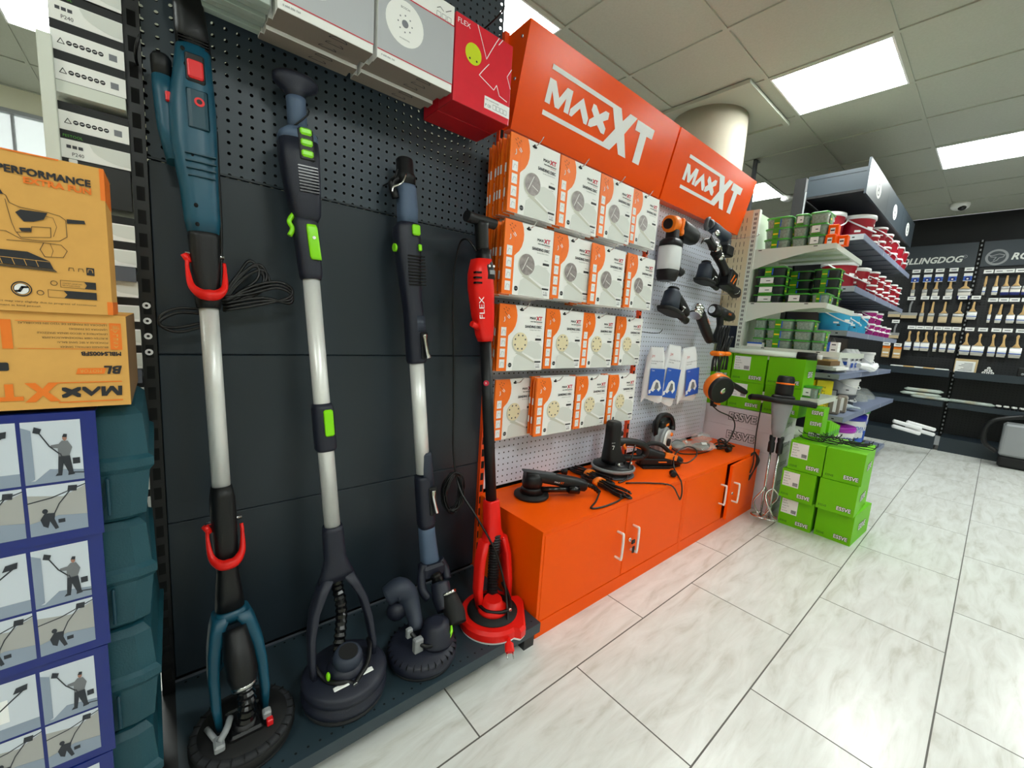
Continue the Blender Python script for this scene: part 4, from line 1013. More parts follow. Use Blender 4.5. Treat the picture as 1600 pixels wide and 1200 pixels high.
# ================================================================== LEFT RACK OF SANDPAPER BOXES
g = thing('shelving_rack', 'pale grey shelf rack of sandpaper boxes at the far left', 'shelving', (-.09, 1.35, 0))
iv = inv(g)
ob('post', MB('shelf_white', iv).rbox(-.156, -.136, 1.235, 1.247, 0, 1.585, .002), g)
for z in (1.512, 1.17, .945, .60): 
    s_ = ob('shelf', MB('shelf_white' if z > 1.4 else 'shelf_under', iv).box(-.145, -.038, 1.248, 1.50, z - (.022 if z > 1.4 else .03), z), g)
ob('shelf', MB('gondola_black', iv).box(-.142, -.038, 1.262, 1.50, 1.29, 1.372).use('paper_white').rbox(-.128, -.116, 1.255, 1.262, 1.352, 1.372, .001), g)
def sp_mesh(kind):
    h = .0525
    m = MB('black').box(0, .112, 0, .115, 0, h).use('paper_white').box(.0004, .1116, -.0006, 0, .001, h - .016)
    m.at(T(0, -.0008, 0) @ RX(PI / 2))
    if kind == 'icons':
        m.use('print_dark').line([(.010, .014), (.015, .023), (.020, .014)], .0012, .0002, True)
        for k in range(6): m.disc(.027 + k * .0095, .018, .0042, .0002, 14)
        m.use('white_print')
        for k in range(6): m.line([(.025 + k * .0095, .018), (.029 + k * .0095, .0185)], .0012, .0004)
        m.use('print_grey').rect(.087, .012, .100, .024, .0002)
    elif kind == 'disc':
        m.use('paper_grey').poly([(.040, h - .017)] + [(.045 + k * .0066, h - .017 - .030 * math.sqrt(max(0, 1 - (1 - k / 10) ** 2))) for k in range(11)] + [(.112, h - .017)], .0002)
        m.use('print_text').text('P240', .018, .006, .007, .018, .0004)
        for k in range(3): m.rect(.010 + k * .009, .020, .017 + k * .009, .026, .0004)
        m.use('label_green').text('FESTOOL', .006, h - .012, .005, .03, .0002)
    else:
        m.use('paper_grey').poly([(.050, .034), (.060, .020), (.080, .010), (.112, .006), (.112, .034)], .0002)
        m.use('paper_white').rect(.028, .014, .064, .034, .0008).use('print_text')
        for k in range(9): m.rect(.036 + k * .0022, .018, .0372 + k * .0022 + (k % 2) * .0004, .023, .001)
        m.text('sanding sheets', .032, .028, .0024, .024, .001)
    return m
spp = {}
plan = [(1.5125, ['icons', 'icons', 'disc', 'plain']), (1.373, ['disc', 'icons']), (1.171, ['plain', 'plain']), (.946, ['plain', 'plain', 'plain', 'plain']), (.601, ['plain'] * 6)]
nm = ['on the upper shelf of the left rack', 'below the pale lip of the left rack', 'on the middle shelf beside the jigsaw carton', 'on the shelf beside the cartons', 'on the low dark shelf behind the teal cases']
pos_ = ['bottom', 'second from bottom', 'third from bottom', 'fourth from bottom', 'fifth from bottom', 'topmost']
for si, (z, ks) in enumerate(plan):
    for k, kd in enumerate(ks):
        lab = '%s sandpaper box %s' % (pos_[k], nm[si]); M = T(-.1395, 1.25 + .001 * (k % 3), z + k * .0530)
        if si in (1, 2, 3, 4): M = T(-.1395, 1.262 + .001 * (k % 3), z + k * .0530)
        M = M @ SC(.924, 1, 1)
        if kd in spp: dup(spp[kd], M, lab)
        else: spp[kd] = mono('sandpaper_box', lab, 'box', sp_mesh(kd), M=M, group='black and white sandpaper boxes')

# ================================================================== TOOLS ON THE CABINETS
ZC = CT + .0005
def cordobj(mb_pts, r=.0036): pass
# orbital sander lying nearest
g = thing('orbital_sander', 'black random orbit sander lying nearest on the orange cabinets, small orange print', 'sander', (1.145, 1.165, ZC), rz=R(-28), group='tools lying on the orange cabinets')
ob('sanding_pad', MB('black_matte').lathe([(.070, 0), (.073, .004), (.072, .012), (.050, .018)], 36).use('black').lathe([(.05, .018), (.044, .030), (.046, .034), (.038, .045)], 28), g)
b_ = MB('black').at(T(0, 0, .040)).lathe([(.040, 0), (.043, .02), (.041, .046), (.030, .060), (.012, .064)], 28)
b_.at(frame((0, 0, .088), (1, 0, -.18), (0, 1, 0))).body([(-.035, 0, 0, .03, .05), (0, 0, 0, .040, .056), (.10, 0, 0, .046, .052), (.19, .004, 0, .052, .056), (.235, .006, 0, .046, .05), (.245, .006, 0, .03, .034)], 3)
ob('body', b_, g)
ob('paddle_lever', MB('grey_dark').at(frame((-.045, 0, .112), (1, 0, -.14), (0, 1, 0))).body([(0, 0, 0, .006, .026), (.04, 0, 0, .008, .036), (.13, 0, 0, .008, .030), (.145, 0, 0, .004, .02)], 4), g)
ob('dust_port', MB('black_gloss').cyl((.03, -.02, .035), (.16, -.03, .036), .012).cyl((.15, -.03, .036), (.195, -.032, .034), .016, .017), g)
ob('lettering', MB('white_print').at(frame((0, 0, .088), (1, 0, -.18), (0, 1, 0)) @ T(.004, -.0275, .09) @ RY(-PI / 2) @ T(0, 0, 0) @ RX(PI / 2)).text('MAX', 0, -.003, .007, .024, .0).use('orange_print').text('XT', .025, -.003, .009, .016, .0), g)
ob('cord_boot', MB('black_gloss').hose([(.235, 0, .048), (.27, -.004, .034), (.30, -.01, .012)], .011, .006, 10), g)
cb = MB('cable', iv := inv(g))
W = lambda *p: [(a, b, ZC + c) for a, b, c in p]
cb.tube([(1.405, 1.015, ZC + .014), (1.33, .975, ZC + .004), (1.262, .945, ZC + .004), (1.30, .928, ZC + .004), (1.36, .925, ZC + .004), (1.43, .93, ZC + .004), (1.50, .96, ZC + .004), (1.50, 1.0, ZC + .004), (1.46, 1.03, ZC + .01)], .0038, 8)
ob('power_cord', cb, g)
# two tied cord bundles
def bundle(name, lab, pts, tie, n=9):
    P = [Vector(p) for p in pts]; g = thing('cord_bundle', lab, 'cord', tuple(P[len(P) // 2].xy) + (ZC,), group='tied power cords on the cabinets'); iv = inv(g)
    m = MB('cable', iv); d = (P[-1] - P[0]).normalized(); s_ = Vector((-d.y, d.x, 0))
    for k in range(n):
        a = k * 2 * PI / n; o = .024
        off = [s_ * (o * math.cos(a) * w_) + Vector((0, 0, .016 + .013 * math.sin(a) * (1 if w_ < 1.5 else 1))) for w_ in (1.3, 1.5, 1.0, .8, 1.0, 1.5, 1.3)]
        Q = [P[0].lerp(P[-1], i / 6) + off[i] for i in range(7)]
        m.tube(Q, .0040, 7, 4)
    for k in range(3):
        for e, sg in ((P[-1], 1), (P[0], -1)):
            m.tube([e - d * sg * .01 + s_ * (.017 - k * .003) + Vector((0, 0, .012)), e + d * sg * (.022 - .004 * k) + s_ * .008 + Vector((0, 0, .010)), e + d * sg * (.024 - .004 * k) - s_ * .008 + Vector((0, 0, .012)), e - d * sg * .01 - s_ * (.017 - k * .003) + Vector((0, 0, .016))], .0040, 7, 5)
    ob('cord', m, g)
    F = frame(P[0].lerp(P[-1], tie) + Vector((0, 0, .0185)), d, (0, 0, 1))
    t_ = MB('orange_tool', iv).at(F).rings([[(.033 * math.cos(a), .0185 * math.sin(a), z) for a in [2 * PI * q / 20 for q in range(20)]] for z in (-.012, .012)])
    t_.use('white_print').at(F @ T(-.004, .0190, -.006) @ RX(-PI / 2)).text('MXT', 0, -.008, .008, .014, .0)
    tag(ob('cord_tie', t_, g), 'orange cord tie')
    return g
bundle('cord_bundle', 'black cord bundle with orange tie lying across the near cabinet top', [(1.50, 1.17, ZC), (1.475, .93, ZC)], .35)
g2 = bundle('cord_bundle', 'black cord bundle with orange tie and plug, nearer the pegboard', [(1.53, 1.27, ZC), (1.545, 1.07, ZC)], .45)
ob('plug', MB('black', inv(g2)).cyl((1.46, 1.255, ZC + .016), (1.44, 1.27, ZC + .018), .016, .012).use('steel').cyl((1.44, 1.27, ZC + .02), (1.43, 1.285, ZC + .02), .002), g2)
# upright wall and ceiling sander
g = thing('disc_sander', 'black disc sander with upright motor, loop handle and grey ring on the near cabinet', 'sander', 0, group='tools lying on the orange cabinets', M=T(1.685, 1.155, ZC) @ RZ(R(-14)) @ SC(1.06, 1.06, .93))
ob('sanding_pad', MB('grey_dark').lathe([(.096, 0), (.100, .003), (.099, .008), (.09, .010)], 40).use('black_matte').lathe([(.082, .009), (.086, .014), (.092, .034)], 40), g)
ob('brush_ring', MB('grey_plastic').lathe([(.098, .032), (.101, .036), (.101, .046), (.097, .050), (.093, .046), (.093, .036)], 44), g)
ob('skirt', MB('black').lathe([(.094, .044), (.092, .052), (.070, .058), (.050, .060), (.048, .075)], 40), g)
b_ = MB('black').body([(.062, .0, 0, .10, .09), (.085, .0, 0, .112, .084), (.115, -.012, 0, .085, .075), (.16, -.018, 0, .066, .066), (.21, -.018, 0, .062, .064), (.262, -.018, 0, .062, .064), (.282, -.018, 0, .056, .058), (.288, -.018, 0, .046, .048)], 3.4)
b_.at(T(.014, -.012, .222)).ball((0, 0, 0), .016, .014, .016)
ob('motor_housing', b_, g)
hn = MB('black').tube([(.0, 0, .170), (.045, -.006, .172), (.10, -.010, .166), (.150, -.012, .150), (.178, -.012, .125), (.180, -.012, .095), (.165, -.01, .080)], [.024, .022, .021, .022, .020, .018, .016], 14)
hn.tube([(.03, 0, .082), (.08, -.006, .080), (.13, -.01, .076), (.172, -.01, .078)], [.022, .018, .016, .016], 12)
ob('loop_handle', hn, g)
ob('switch', MB('orange_tool').tube([(.038, -.020, .172), (.034, -.024, .155), (.045, -.022, .140)], .006, 8).tube([(.06, -.018, .143), (.11, -.02, .140), (.145, -.018, .128)], .0022, 6), g)
ob('lettering', MB('white_print').at(T(-.045, -.034, .13) @ RX(PI / 2)).line([(0, .035), (.012, .034), (.006, .016)], .003, .0).text('MAXXT', -.004, .048, .004, .02, .0), g)
ob('cap_nuts', MB('chrome').ball((-.012, -.052, .066), .008, .008, .012).ball((.06, -.05, .066), .010, .008, .012), g)
ob('power_cord', MB('cable').tube([(.09, -.035, .160), (.06, -.055, .11), (.03, -.075, .065), (.0, -.100, .02), (-.03, -.11, .006), (-.06, -.115, .005)], .0036, 8), g)
# elongated polisher behind with looped cord
g = thing('polisher', 'black and orange corded power tool lying between the disc sander and the saw', 'power tool', (1.985, 1.10, ZC), rz=R(-30), group='tools lying on the orange cabinets')
b_ = MB('black').at(frame((-.10, 0, .085), (1, 0, -.22), (0, 1, 0))).body([(0, 0, 0, .05, .05), (.05, 0, 0, .062, .058), (.12, 0, 0, .05, .052), (.20, 0, 0, .056, .056), (.24, 0, 0, .048, .05), (.26, 0, 0, .03, .03)], 3)
ob('body', b_, g)
ob('gear_housing', MB('black').rbox(-.10, .09, -.03, .03, .012, .052, .015, .008), g)
ob('sanding_pad', MB('black_matte').prism([(-.09, -.045), (.06, -.045), (.15, 0), (.06, .045), (-.09, .045)], 0, .012), g)
ob('trim_panel', MB('orange_tool').at(frame((-.10, 0, .085), (1, 0, -.22), (0, 1, 0))).box(-.029, .0, -.029, .0, .14, .21).at(I4).rbox(.00, .05, -.032, -.029, .03, .036, .002), g)
ob('top_handle', MB('black').tube([(-.08, 0, .10), (-.04, 0, .125), (.02, 0, .12), (.07, -.0, .085)], .012, 10), g)
iv = inv(g)
cb = MB('cable', iv).tube([(2.07, 1.015, ZC + .035), (2.12, .99, ZC + .03), (2.20, .985, ZC + .055), (2.22, 1.0, ZC + .085), (2.16, 1.02, ZC + .105), (2.08, 1.03, ZC + .090), (2.045, 1.03, ZC + .06), (2.0, 1.0, ZC + .02), (1.93, .935, ZC + .006), (1.90, .905, ZC - .004), (1.895, .893, ZC - .05), (1.885, .893, ZC - .085), (1.86, .893, ZC - .06), (1.80, .905, ZC + .0), (1.72, .97, ZC + .005), (1.62, 1.03, ZC + .005)], .0036, 8)
ob('power_cord', cb, g)
ob('plug', MB('black', iv).cyl((1.93, .97, ZC + .016), (1.91, .95, ZC + .016), .017, .013), g)
# wall chaser saw
g = thing('masonry_saw', 'masonry saw with round silver blade guard and black loop handle against the pegboard', 'saw', (2.22, 1.19, ZC), rz=R(12), group='tools lying on the orange cabinets')
ob('blade_guard', MB('grey_plastic').at(T(-.01, .05, .085) @ RX(PI / 2)).lathe([(.070, -.0), (.080, .004), (.082, .02), (.086, .024), (.086, .03), (.082, .034), (.082, .050), (.086, .054), (.084, .060), (.074, .066)], 40), g)
ob('guard_cover', MB('alu').at(T(-.01, -.018, .085) @ RX(PI / 2)).lathe([(.072, 0), (.070, .006), (.04, .010), (.036, .004)], 36).use('orange_tool').at(T(0, 0, 0)).ball((.03, -.03, .125), .014, .008, .012).ball((.035, -.03, .045), .014, .008, .012).use('black').cyl((-.01, -.024, .085), (-.01, -.036, .085), .022), g)
ob('loop_handle', MB('black').tube([(-.07, .03, .120), (-.085, .03, .185), (-.070, .025, .225), (-.03, .02, .238), (.05, .01, .230), (.095, .0, .205), (.115, -.005, .165), (.110, -.005, .135)], [.014, .014, .015, .015, .015, .015, .016, .020], 12), g)
ob('body', MB('black').at(T(.03, .03, .12)).rbox(-.07, .08, -.03, .04, 0, .085, .02, .01, 3).at(I4).rbox(-.085, .09, -.035, .06, 0, .012, .01, .003), g)
ob('trim_panel', MB('orange_tool').rbox(.0, .05, -.004, .0, .170, .185, .002), g)
ob('power_cord', MB('cable', inv(g)).tube([(2.31, 1.19, ZC + .03), (2.34, 1.14, ZC + .005), (2.42, 1.09, ZC + .004), (2.52, 1.075, ZC + .004), (2.60, 1.08, ZC + .004), (2.66, 1.09, ZC + .01)], .0036, 8), g)
# clear bags
for i, (x, y, rz_, s_) in enumerate(((2.42, 1.20, .3, 1.0), (2.52, 1.11, -.5, .95), (2.75, 1.21, .2, .9))):
    g = thing('plastic_bag', ['clear bag of grey parts leaning behind the other clear bag', 'clear bag of grey parts with white sticker on the far cabinet', 'crumpled clear plastic film by the white cartons'][i], 'bag', (x, y, ZC), rz=rz_, group='clear plastic bags on the far cabinet')
    r2 = random.Random(i + 3); rs = []
    for j in range(7):
        t_ = (j + .5) / 7; ring = []
        for k in range(14):
            a = 2 * PI * k / 14; q = .8 + .35 * r2.random()
            ring.append((s_ * .105 * math.sin(PI * t_) ** .6 * math.cos(a) * q, s_ * .07 * math.sin(PI * t_) ** .6 * math.sin(a) * q, .075 * s_ * t_ + .001))
        rs.append(ring)
    ob('film', MB('bag_clear').rings(rs, smooth=False), g)
    if i < 2:
        ob('contents', MB('grey_plastic').ball((0, 0, .03), .055, .04, .022).use('pad_grey').ball((.035, .01, .036), .035, .03, .018), g)
        ob('sticker', MB('white_print').at(T(-.01, -.045, .062) @ RX(R(50))).rect(-.018, -.008, .018, .008, .0), g)
# loose cord coil
g = thing('cord_coil', 'loose black cord coil with orange tag on the far end of the cabinets', 'cord', (2.74, 1.06, ZC), group='tied power cords on the cabinets')
m = MB('cable')
for k in range(8):
    a0 = k * .8; rx = .060 + .01 * (k % 3); ry = .032 + .007 * (k % 2)
    m.tube([(rx * math.cos(a + a0) * (1 - .2 * (k % 2)), ry * math.sin(a) + .015 * math.sin(k * 3), .006 + .006 * k * .9 + .006 * math.sin(a * 2 + k)) for a in [j * PI / 4 for j in range(8)]], .0038, 6, 3, True)
ob('cord', m, g)
ob('orange_tag', MB('orange_tool').rbox(-.105, -.075, .02, .035, .0, .022, .004), g)
ob('plug', MB('black').cyl((-.055, -.06, .016), (-.085, -.055, .016), .014), g)

# ================================================================== HANGING CORDLESS TOOLS (pegboard of the far white bay)
def hung(name, lab, cat, loc, rz=0, ry=0, s=1.0):
    M = T(*loc) @ RZ(rz) @ RY(ry) @ SC(s, s, s)
    return thing(name, lab, cat, M=M, group='power tools hung on the white pegboard')
g = hung('paint_sprayer', 'cordless paint sprayer with orange nozzle and white tank hung on the pegboard', 'paint sprayer', (2.105, 1.225, 1.50))
ob('tank', MB('orange_handle_tank').body([(-.055, 0, 0, .112, .10), (-.02, 0, 0, .12, .105), (.06, 0, 0, .12, .105), (.075, 0, 0, .116, .10)], 3), g)
ob('tank_base', MB('black').body([(-.105, -.005, 0, .085, .085), (-.09, -.003, 0, .10, .095), (-.050, 0, 0, .118, .104), (-.046, 0, 0, .112, .1)], 3), g)
ob('tank_lid', MB('black').body([(.074, 0, 0, .120, .105), (.10, 0, 0, .115, .10), (.115, 0, 0, .08, .08)], 3).rbox(-.02, .03, -.03, .03, .11, .17, .01), g)
ob('nozzle', MB('orange_tool').cyl((-.045, -.0, .185), (.012, -.005, .195), .043, .040).use('black').cyl((-.055, 0, .183), (-.044, 0, .185), .026), g)
ob('collar', MB('orange_tool').at(T(.055, 0, .185)).rbox(-.012, .012, -.035, .035, -.045, .045, .008), g)
ob('motor_housing', MB('black').at(frame((.06, -.0, .190), (1, -.1, -.25), (0, 1, 0))).body([(0, 0, 0, .075, .075), (.03, 0, 0, .088, .085), (.11, 0, 0, .095, .09), (.15, 0, 0, .08, .08), (.16, 0, 0, .05, .05)], 2.6), g)
ob('handle', MB('black').tube([(.11, .01, .14), (.105, .01, .06), (.11, .01, -.02), (.15, .0, -.045)], [.02, .019, .02, .022], 12), g)
ob('badge', MB('print_red').at(T(.18, -.048, .155) @ RX(PI / 2)).rect(0, 0, .018, .014, 0), g)
# nutrunner / polisher high right
g = hung('cordless_ratchet', 'grey cordless tool with open jaw head, topmost on the pegboard', 'power tool', (2.60, 1.20, 1.735), 0, R(4))
ob('head', MB('grey_dark').tube([(-.155, 0, .045), (-.178, 0, .03), (-.185, 0, .0), (-.175, 0, -.02), (-.150, 0, -.012)], [.009, .012, .013, .012, .008], 10).tube([(-.13, 0, .02), (-.16, 0, .01)], .026, 12), g)
ob('body', MB('slate_dark').at(frame((-.13, 0, .01), (1, 0, -.05), (0, 1, 0))).body([(0, 0, 0, .056, .052), (.06, 0, 0, .064, .058), (.15, 0, 0, .058, .055), (.23, 0, 0, .066, .06), (.25, 0, 0, .04, .04)], 2.6), g)
ob('battery', MB('black').rbox(.06, .15, -.04, .04, -.115, -.05, .01, .008).use('grey_dark').rbox(.075, .115, -.03, .03, -.06, -.01, .01), g)
ob('gear_collar', MB('chrome').ball((-.085, -.02, -.025), .025, .02, .02), g)
g = hung('cordless_pruner', 'cordless pruning shears with hooked black blade and silver body', 'pruner', (2.47, 1.15, 1.60), 0, R(28))
ob('blade', MB('black').tube([(-.17, 0, -.075), (-.155, 0, -.04), (-.10, 0, -.005), (-.04, 0, .0)], [.002, .008, .018, .024], 10).prism([(-.14, -.02), (-.02, -.015), (-.02, .02), (-.09, .012)], -.008, .008), g)
ob('gear_head', MB('chrome').at(T(.0, 0, .022)).ball((0, 0, 0), .052, .026, .032).at(I4).ball((.045, -.012, .0), .024, .022, .026), g)
ob('body', MB('black').tube([(.0, 0, 0), (.08, 0, .0), (.14, 0, -.002), (.19, 0, -.01)], [.030, .026, .025, .030], 14), g)
ob('battery', MB('black').at(T(.235, 0, -.02) @ RY(R(-14))).rbox(-.05, .06, -.04, .04, -.055, .05, .012, .008), g)
ob('trim_panel', MB('orange_tool').at(T(.235, -.041, -.02) @ RY(R(-14)) @ RX(PI / 2)).line([(-.03, -.03), (.0, .02)], .010, 0).line([(.005, -.03), (.03, .01)], .010, 0), g)
def palm_sander(lab, loc, rz, ry, s=1.0):
    g = hung('palm_sander', lab, 'sander', loc, rz, ry, s)
    ob('sanding_pad', MB('black_matte').body([(-.052, .0, 0, .17, .09), (-.036, .0, 0, .185, .10), (-.030, 0, 0, .14, .08)], 2.6), g)
    ob('body', MB('slate_dark').body([(-.032, -.02, 0, .105, .078), (.0, -.02, 0, .095, .074), (.045, -.02, 0, .085, .070), (.062, -.02, 0, .05, .05)], 2.6).use('black').tube([(.0, 0, .035), (.06, 0, .022), (.13, 0, -.005), (.15, 0, -.015)], [.03, .028, .027, .02], 14), g)
    ob('top_cap', MB('black').at(T(-.02, 0, .062)).lathe([(.026, 0), (.028, .006), (.022, .012)], 20), g)
    ob('dust_port', MB('black').cyl((.06, 0, -.035), (.16, -.005, -.045), .016, .018), g)
    ob('badge', MB('white_print').at(T(.02, -.046, -.012) @ RX(PI / 2)).rect(0, 0, .03, .006, 0), g)
    return g
palm_sander('grey palm sander hung right of the pruner, middle of the pegboard', (2.47, 1.19, 1.475), 0, R(6), 1.0)
palm_sander('grey palm sander hung lowest left, above the white filter bags', (2.15, 1.20, 1.28), 0, R(12), 1.12)
g = hung('oscillating_tool', 'slim cordless multi tool hung at the right edge of the pegboard', 'power tool', (2.80, 1.18, 1.44), 0, R(6))
ob('head', MB('black_gloss').at(T(-.10, 0, .0)).lathe([(.030, -.03), (.034, -.02), (.034, .02), (.026, .03)], 20), g)
ob('body', MB('black').at(frame((-.10, 0, 0), (1, 0, -.10), (0, 1, 0))).body([(0, 0, 0, .07, .06), (.05, 0, 0, .066, .058), (.12, 0, 0, .055, .052), (.20, 0, 0, .07, .06), (.225, 0, 0, .05, .045)], 3), g)
ob('vent', MB('black_gloss').hose([(-.06, 0, .0), (-.02, 0, -.004)], .036, .007, 14), g)
g = hung('heat_gun', 'black drill shaped tool with round chrome nose and pistol grip', 'heat gun', (2.68, 1.16, 1.265), R(-10), R(8))
ob('nose', MB('black').at(frame((-.10, 0, 0), (1, 0, 0), (0, 1, 0))).lathe([(.030, 0), (.038, .01), (.040, .05), (.034, .06)], 24).use('chrome').lathe([(.022, -.004), (.020, .002), (.005, .004)], 20), g)
ob('body', MB('black').at(frame((-.05, 0, 0), (1, 0, -.03), (0, 1, 0))).body([(0, 0, 0, .072, .07), (.06, 0, 0, .07, .066), (.14, 0, 0, .062, .06), (.17, 0, 0, .04, .04)], 2.5), g)
ob('grip', MB('black').tube([(-.01, 0, -.02), (.01, 0, -.08), (.0, 0, -.14), (-.005, 0, -.19)], [.022, .020, .022, .026], 12), g)
ob('badge', MB('orange_tool').at(T(.02, -.036, -.008) @ RX(PI / 2)).text('MXT', 0, 0, .014, .03, 0), g)
g = hung('angle_grinder', 'angle grinder with silver gear head pointing left, black body', 'grinder', (2.46, 1.17, 1.195), 0, R(38))
ob('gear_head', MB('chrome').at(T(-.10, 0, .01)).ball((0, 0, 0), .042, .036, .034).at(T(-.115, -.01, -.03)).lathe([(.034, -.02), (.038, -.01), (.036, .006), (.022, .014)], 24), g)
ob('body', MB('black').tube([(-.06, 0, .01), (.0, 0, .006), (.10, 0, 0), (.17, 0, 0)], [.032, .031, .030, .026], 16), g)
ob('badge', MB('orange_tool').at(T(-.02, -.036, -.0) @ RX(PI / 2)).text('MXT', 0, 0, .016, .045, 0), g)
g = hung('polishing_grinder', 'grinder hanging by its cord, orange rimmed guard and long black side handle', 'grinder', (2.58, 1.09, .815), R(-8), 0)
ob('guard', MB('orange_tool').at(T(-.02, -.02, .0) @ RX(PI / 2) @ RZ(R(-30)) @ RX(R(22))).rings([[(r_ * math.cos(a), r_ * .82 * math.sin(a), z) for a in [2 * PI * q / 36 for q in range(36)]] for r_, z in ((.098, -.02), (.102, -.01), (.102, .022), (.094, .028))]), g)
ob('dust_shroud', MB('black').at(T(-.022, -.026, -.004) @ RX(PI / 2) @ RZ(R(-30)) @ RX(R(22))).rings([[(r_ * math.cos(a), r_ * .82 * math.sin(a), z) for a in [2 * PI * q / 36 for q in range(36)]] for r_, z in ((.096, .012), (.100, .020), (.099, .034), (.090, .040))]).use('chrome').lathe([(.020, .040), (.020, .044), (.010, .045)], 20), g)
ob('gear_head', MB('alu').ball((.045, .02, .055), .035, .035, .03), g)
ob('side_handle', MB('black').tube([(.075, .0, .035), (.11, -.03, .018), (.19, -.06, -.02), (.215, -.07, -.032)], [.012, .017, .018, .015], 12), g)
ob('body', MB('black').tube([(.03, .02, -.02), (.035, .02, -.08), (.03, .02, -.13)], [.03, .026, .018], 14).use('orange_tool').tube([(.03, -.004, -.10), (.028, -.002, -.112)], .02, 12, 1), g)
cb = MB('cable')
for k in range(8):
    a = k * 2 * PI / 8; cx, cy = .022 * math.cos(a), .016 * math.sin(a)
    cb.tube([(.02 + cx * 1.7, .03 + cy, .09), (.01 + cx, .03 + cy, .16), (.02 + cx * .7, .03 + cy * .7, .20), (.05 + cx * 1.5, .03 + cy, .28), (.06 + cx * 1.9, .03 + cy, .34), (.07 + cx * 1.2, .03 + cy, .37)], .0042, 6, 3)
    cb.tube([(.09 + cx * 1.7, .03 + cy, .10), (.10 + cx, .03 + cy, .18), (.09 + cx * .8, .03 + cy * .7, .205), (.10 + cx * 1.5, .03 + cy, .27), (.12 + cx * 1.4, .03 + cy, .31)], .0042, 6, 3)
cb.tube([(.03, .02, -.13), (.07, .0, -.16), (.17, -.03, -.20), (.20, -.04, -.26), (.16, -.04, -.34), (.10, -.03, -.385), (.085, -.03, -.398)], .004, 7)
ob('power_cord', cb, g)
ob('cord_tie', MB('orange_tool').rbox(-.02, .055, -.0, .062, .185, .215, .01).rbox(.06, .125, .0, .062, .188, .214, .01).use('white_print').at(T(-.012, -.0006, .193) @ RX(PI / 2)).text('MAX', 0, 0, .012, .03, 0), g)
# wire hooks of the tool wall
for i, (x, z, L) in enumerate(((2.16, 1.235, .15), (2.48, 1.44, .14), (2.84, 1.40, .15), (2.78, 1.735, .24), (2.62, .785, .20), (2.05, 1.115, .10))):
    mono('display_hook', 'wire hook %s' % ['under the lowest palm sander', 'under the middle palm sander', 'under the multi tool', 'through the jaw headed tool', 'sticking out below the orange rimmed grinder', 'left of the white filter bags'][i], 'hook', hookline([(-.02, 0, 0), (-.02, -L * .6, -.004), (.0, -L, .0), (.01, -L - .01, .018)], .002, 'steel' if i < 4 else 'black'), (x, YP, z), group='wire hooks of the tool wall')
# white dust bags
def filter_bag(lab, M):
    g = thing('filter_bag', lab, 'bag', M=M, group='white filter bags with blue picture')
    rs = []
    for z, wx, wy in ((-.165, .150, .004), (-.150, .150, .016), (-.08, .152, .034), (0, .142, .038), (.07, .122, .030), (.115, .105, .014), (.125, .100, .004)):
        rs.append([(wx / 2 * math.copysign(abs(math.cos(a)) ** .6, math.cos(a)) + .006 * math.sin(a * 3 + z * 40), wy / 2 * math.sin(a) * (1 + .2 * math.sin(a * 5)), z + (.012 * math.cos(a * 3) if z < -.16 else 0)) for a in [2 * PI * (k + .5) / 22 for k in range(22)]])
    ob('bag', MB('bag_white').rings(rs, smooth=True), g)
    p = MB('bag_blue').at(T(0, -.0265, 0) @ RX(PI / 2)).rect(-.045, -.132, .060, .012, .0)
    p.use('white_print').poly([(-.03, -.105), (-.015, -.06), (.005, -.045), (.03, -.055), (.045, -.09), (.03, -.11), (.01, -.09), (-.01, -.112)], .0006).use('grey_mid').poly([(-.005, -.095), (.005, -.06), (.02, -.062), (.028, -.088), (.015, -.10)], .001)
    p.use('white_print').poly([(-.040, -.125), (-.025, -.118), (-.03, -.10), (-.042, -.105)], .0006).text('3 pcs', -.035, -.002, .008, .02, .0006)
    p.use('print_red').text('3M', -.045, .070, .014, .02, .0).use('print_text').text('CLEANABLE FILTER', -.045, .048, .006, .085, .0).text('DUST BAG', -.045, .036, .006, .04, .0)
    ob('print', p, g)
    return g
fb = filter_bag('leftmost white filter bag with a blue picture, seen edge on', T(2.105, 1.235, .905) @ RZ(R(-35)) @ SC(.8, 1, 1.05))
dup(fb, T(2.235, 1.215, .905) @ RZ(R(-22)) @ RY(R(6)) @ SC(.9, 1, 1.18), 'middle white filter bag with a blue picture')
dup(fb, T(2.40, 1.19, .905) @ RZ(R(-6)) @ RY(R(-7)) @ SC(1.25, 1, 1.12), 'rightmost white filter bag, its blue picture in full view')

# ================================================================== MIXER
g = thing('paint_mixer', 'black and grey plaster mixer with two handles leaning on the green boxes', 'mixer', (2.785, .80, 0))
iv = inv(g)
A, B = Vector((2.785, .785, .012)), Vector((2.850, .805, .895)); F = frame(A, B - A, (0, 1, 0))
F = F @ RZ(R(-75))
def mm(m): return MB(m, iv).at(F)
ob('motor_cap', mm('black').body([(.78, 0, 0, .090, .090, 2.2), (.80, 0, 0, .096, .096, 2.2), (.885, 0, 0, .090, .090, 2.2), (.90, 0, 0, .078, .078, 2.2), (.902, 0, 0, .06, .06, 2.2)], 2.2, 28), g)
ob('accent_ring', mm('orange_tool').lathe([(.0472, .850), (.0485, .853), (.0485, .857), (.0470, .860)], 28), g)
hd = mm('black').tube([(-.165, -.02, .752), (-.12, -.03, .755), (-.055, -.05, .752), (0, -.052, .75), (.055, -.05, .752), (.12, -.03, .752), (.165, -.02, .748)], [.019, .019, .016, .016, .016, .019, .018], 12).rbox(-.06, .06, -.055, .05, .735, .785, .02, .008, 3).tube([(-.165, -.02, .75), (-.168, .01, .748), (-.14, .03, .748)], [.018, .016, .014], 10)
ob('handle_bar', hd, g)
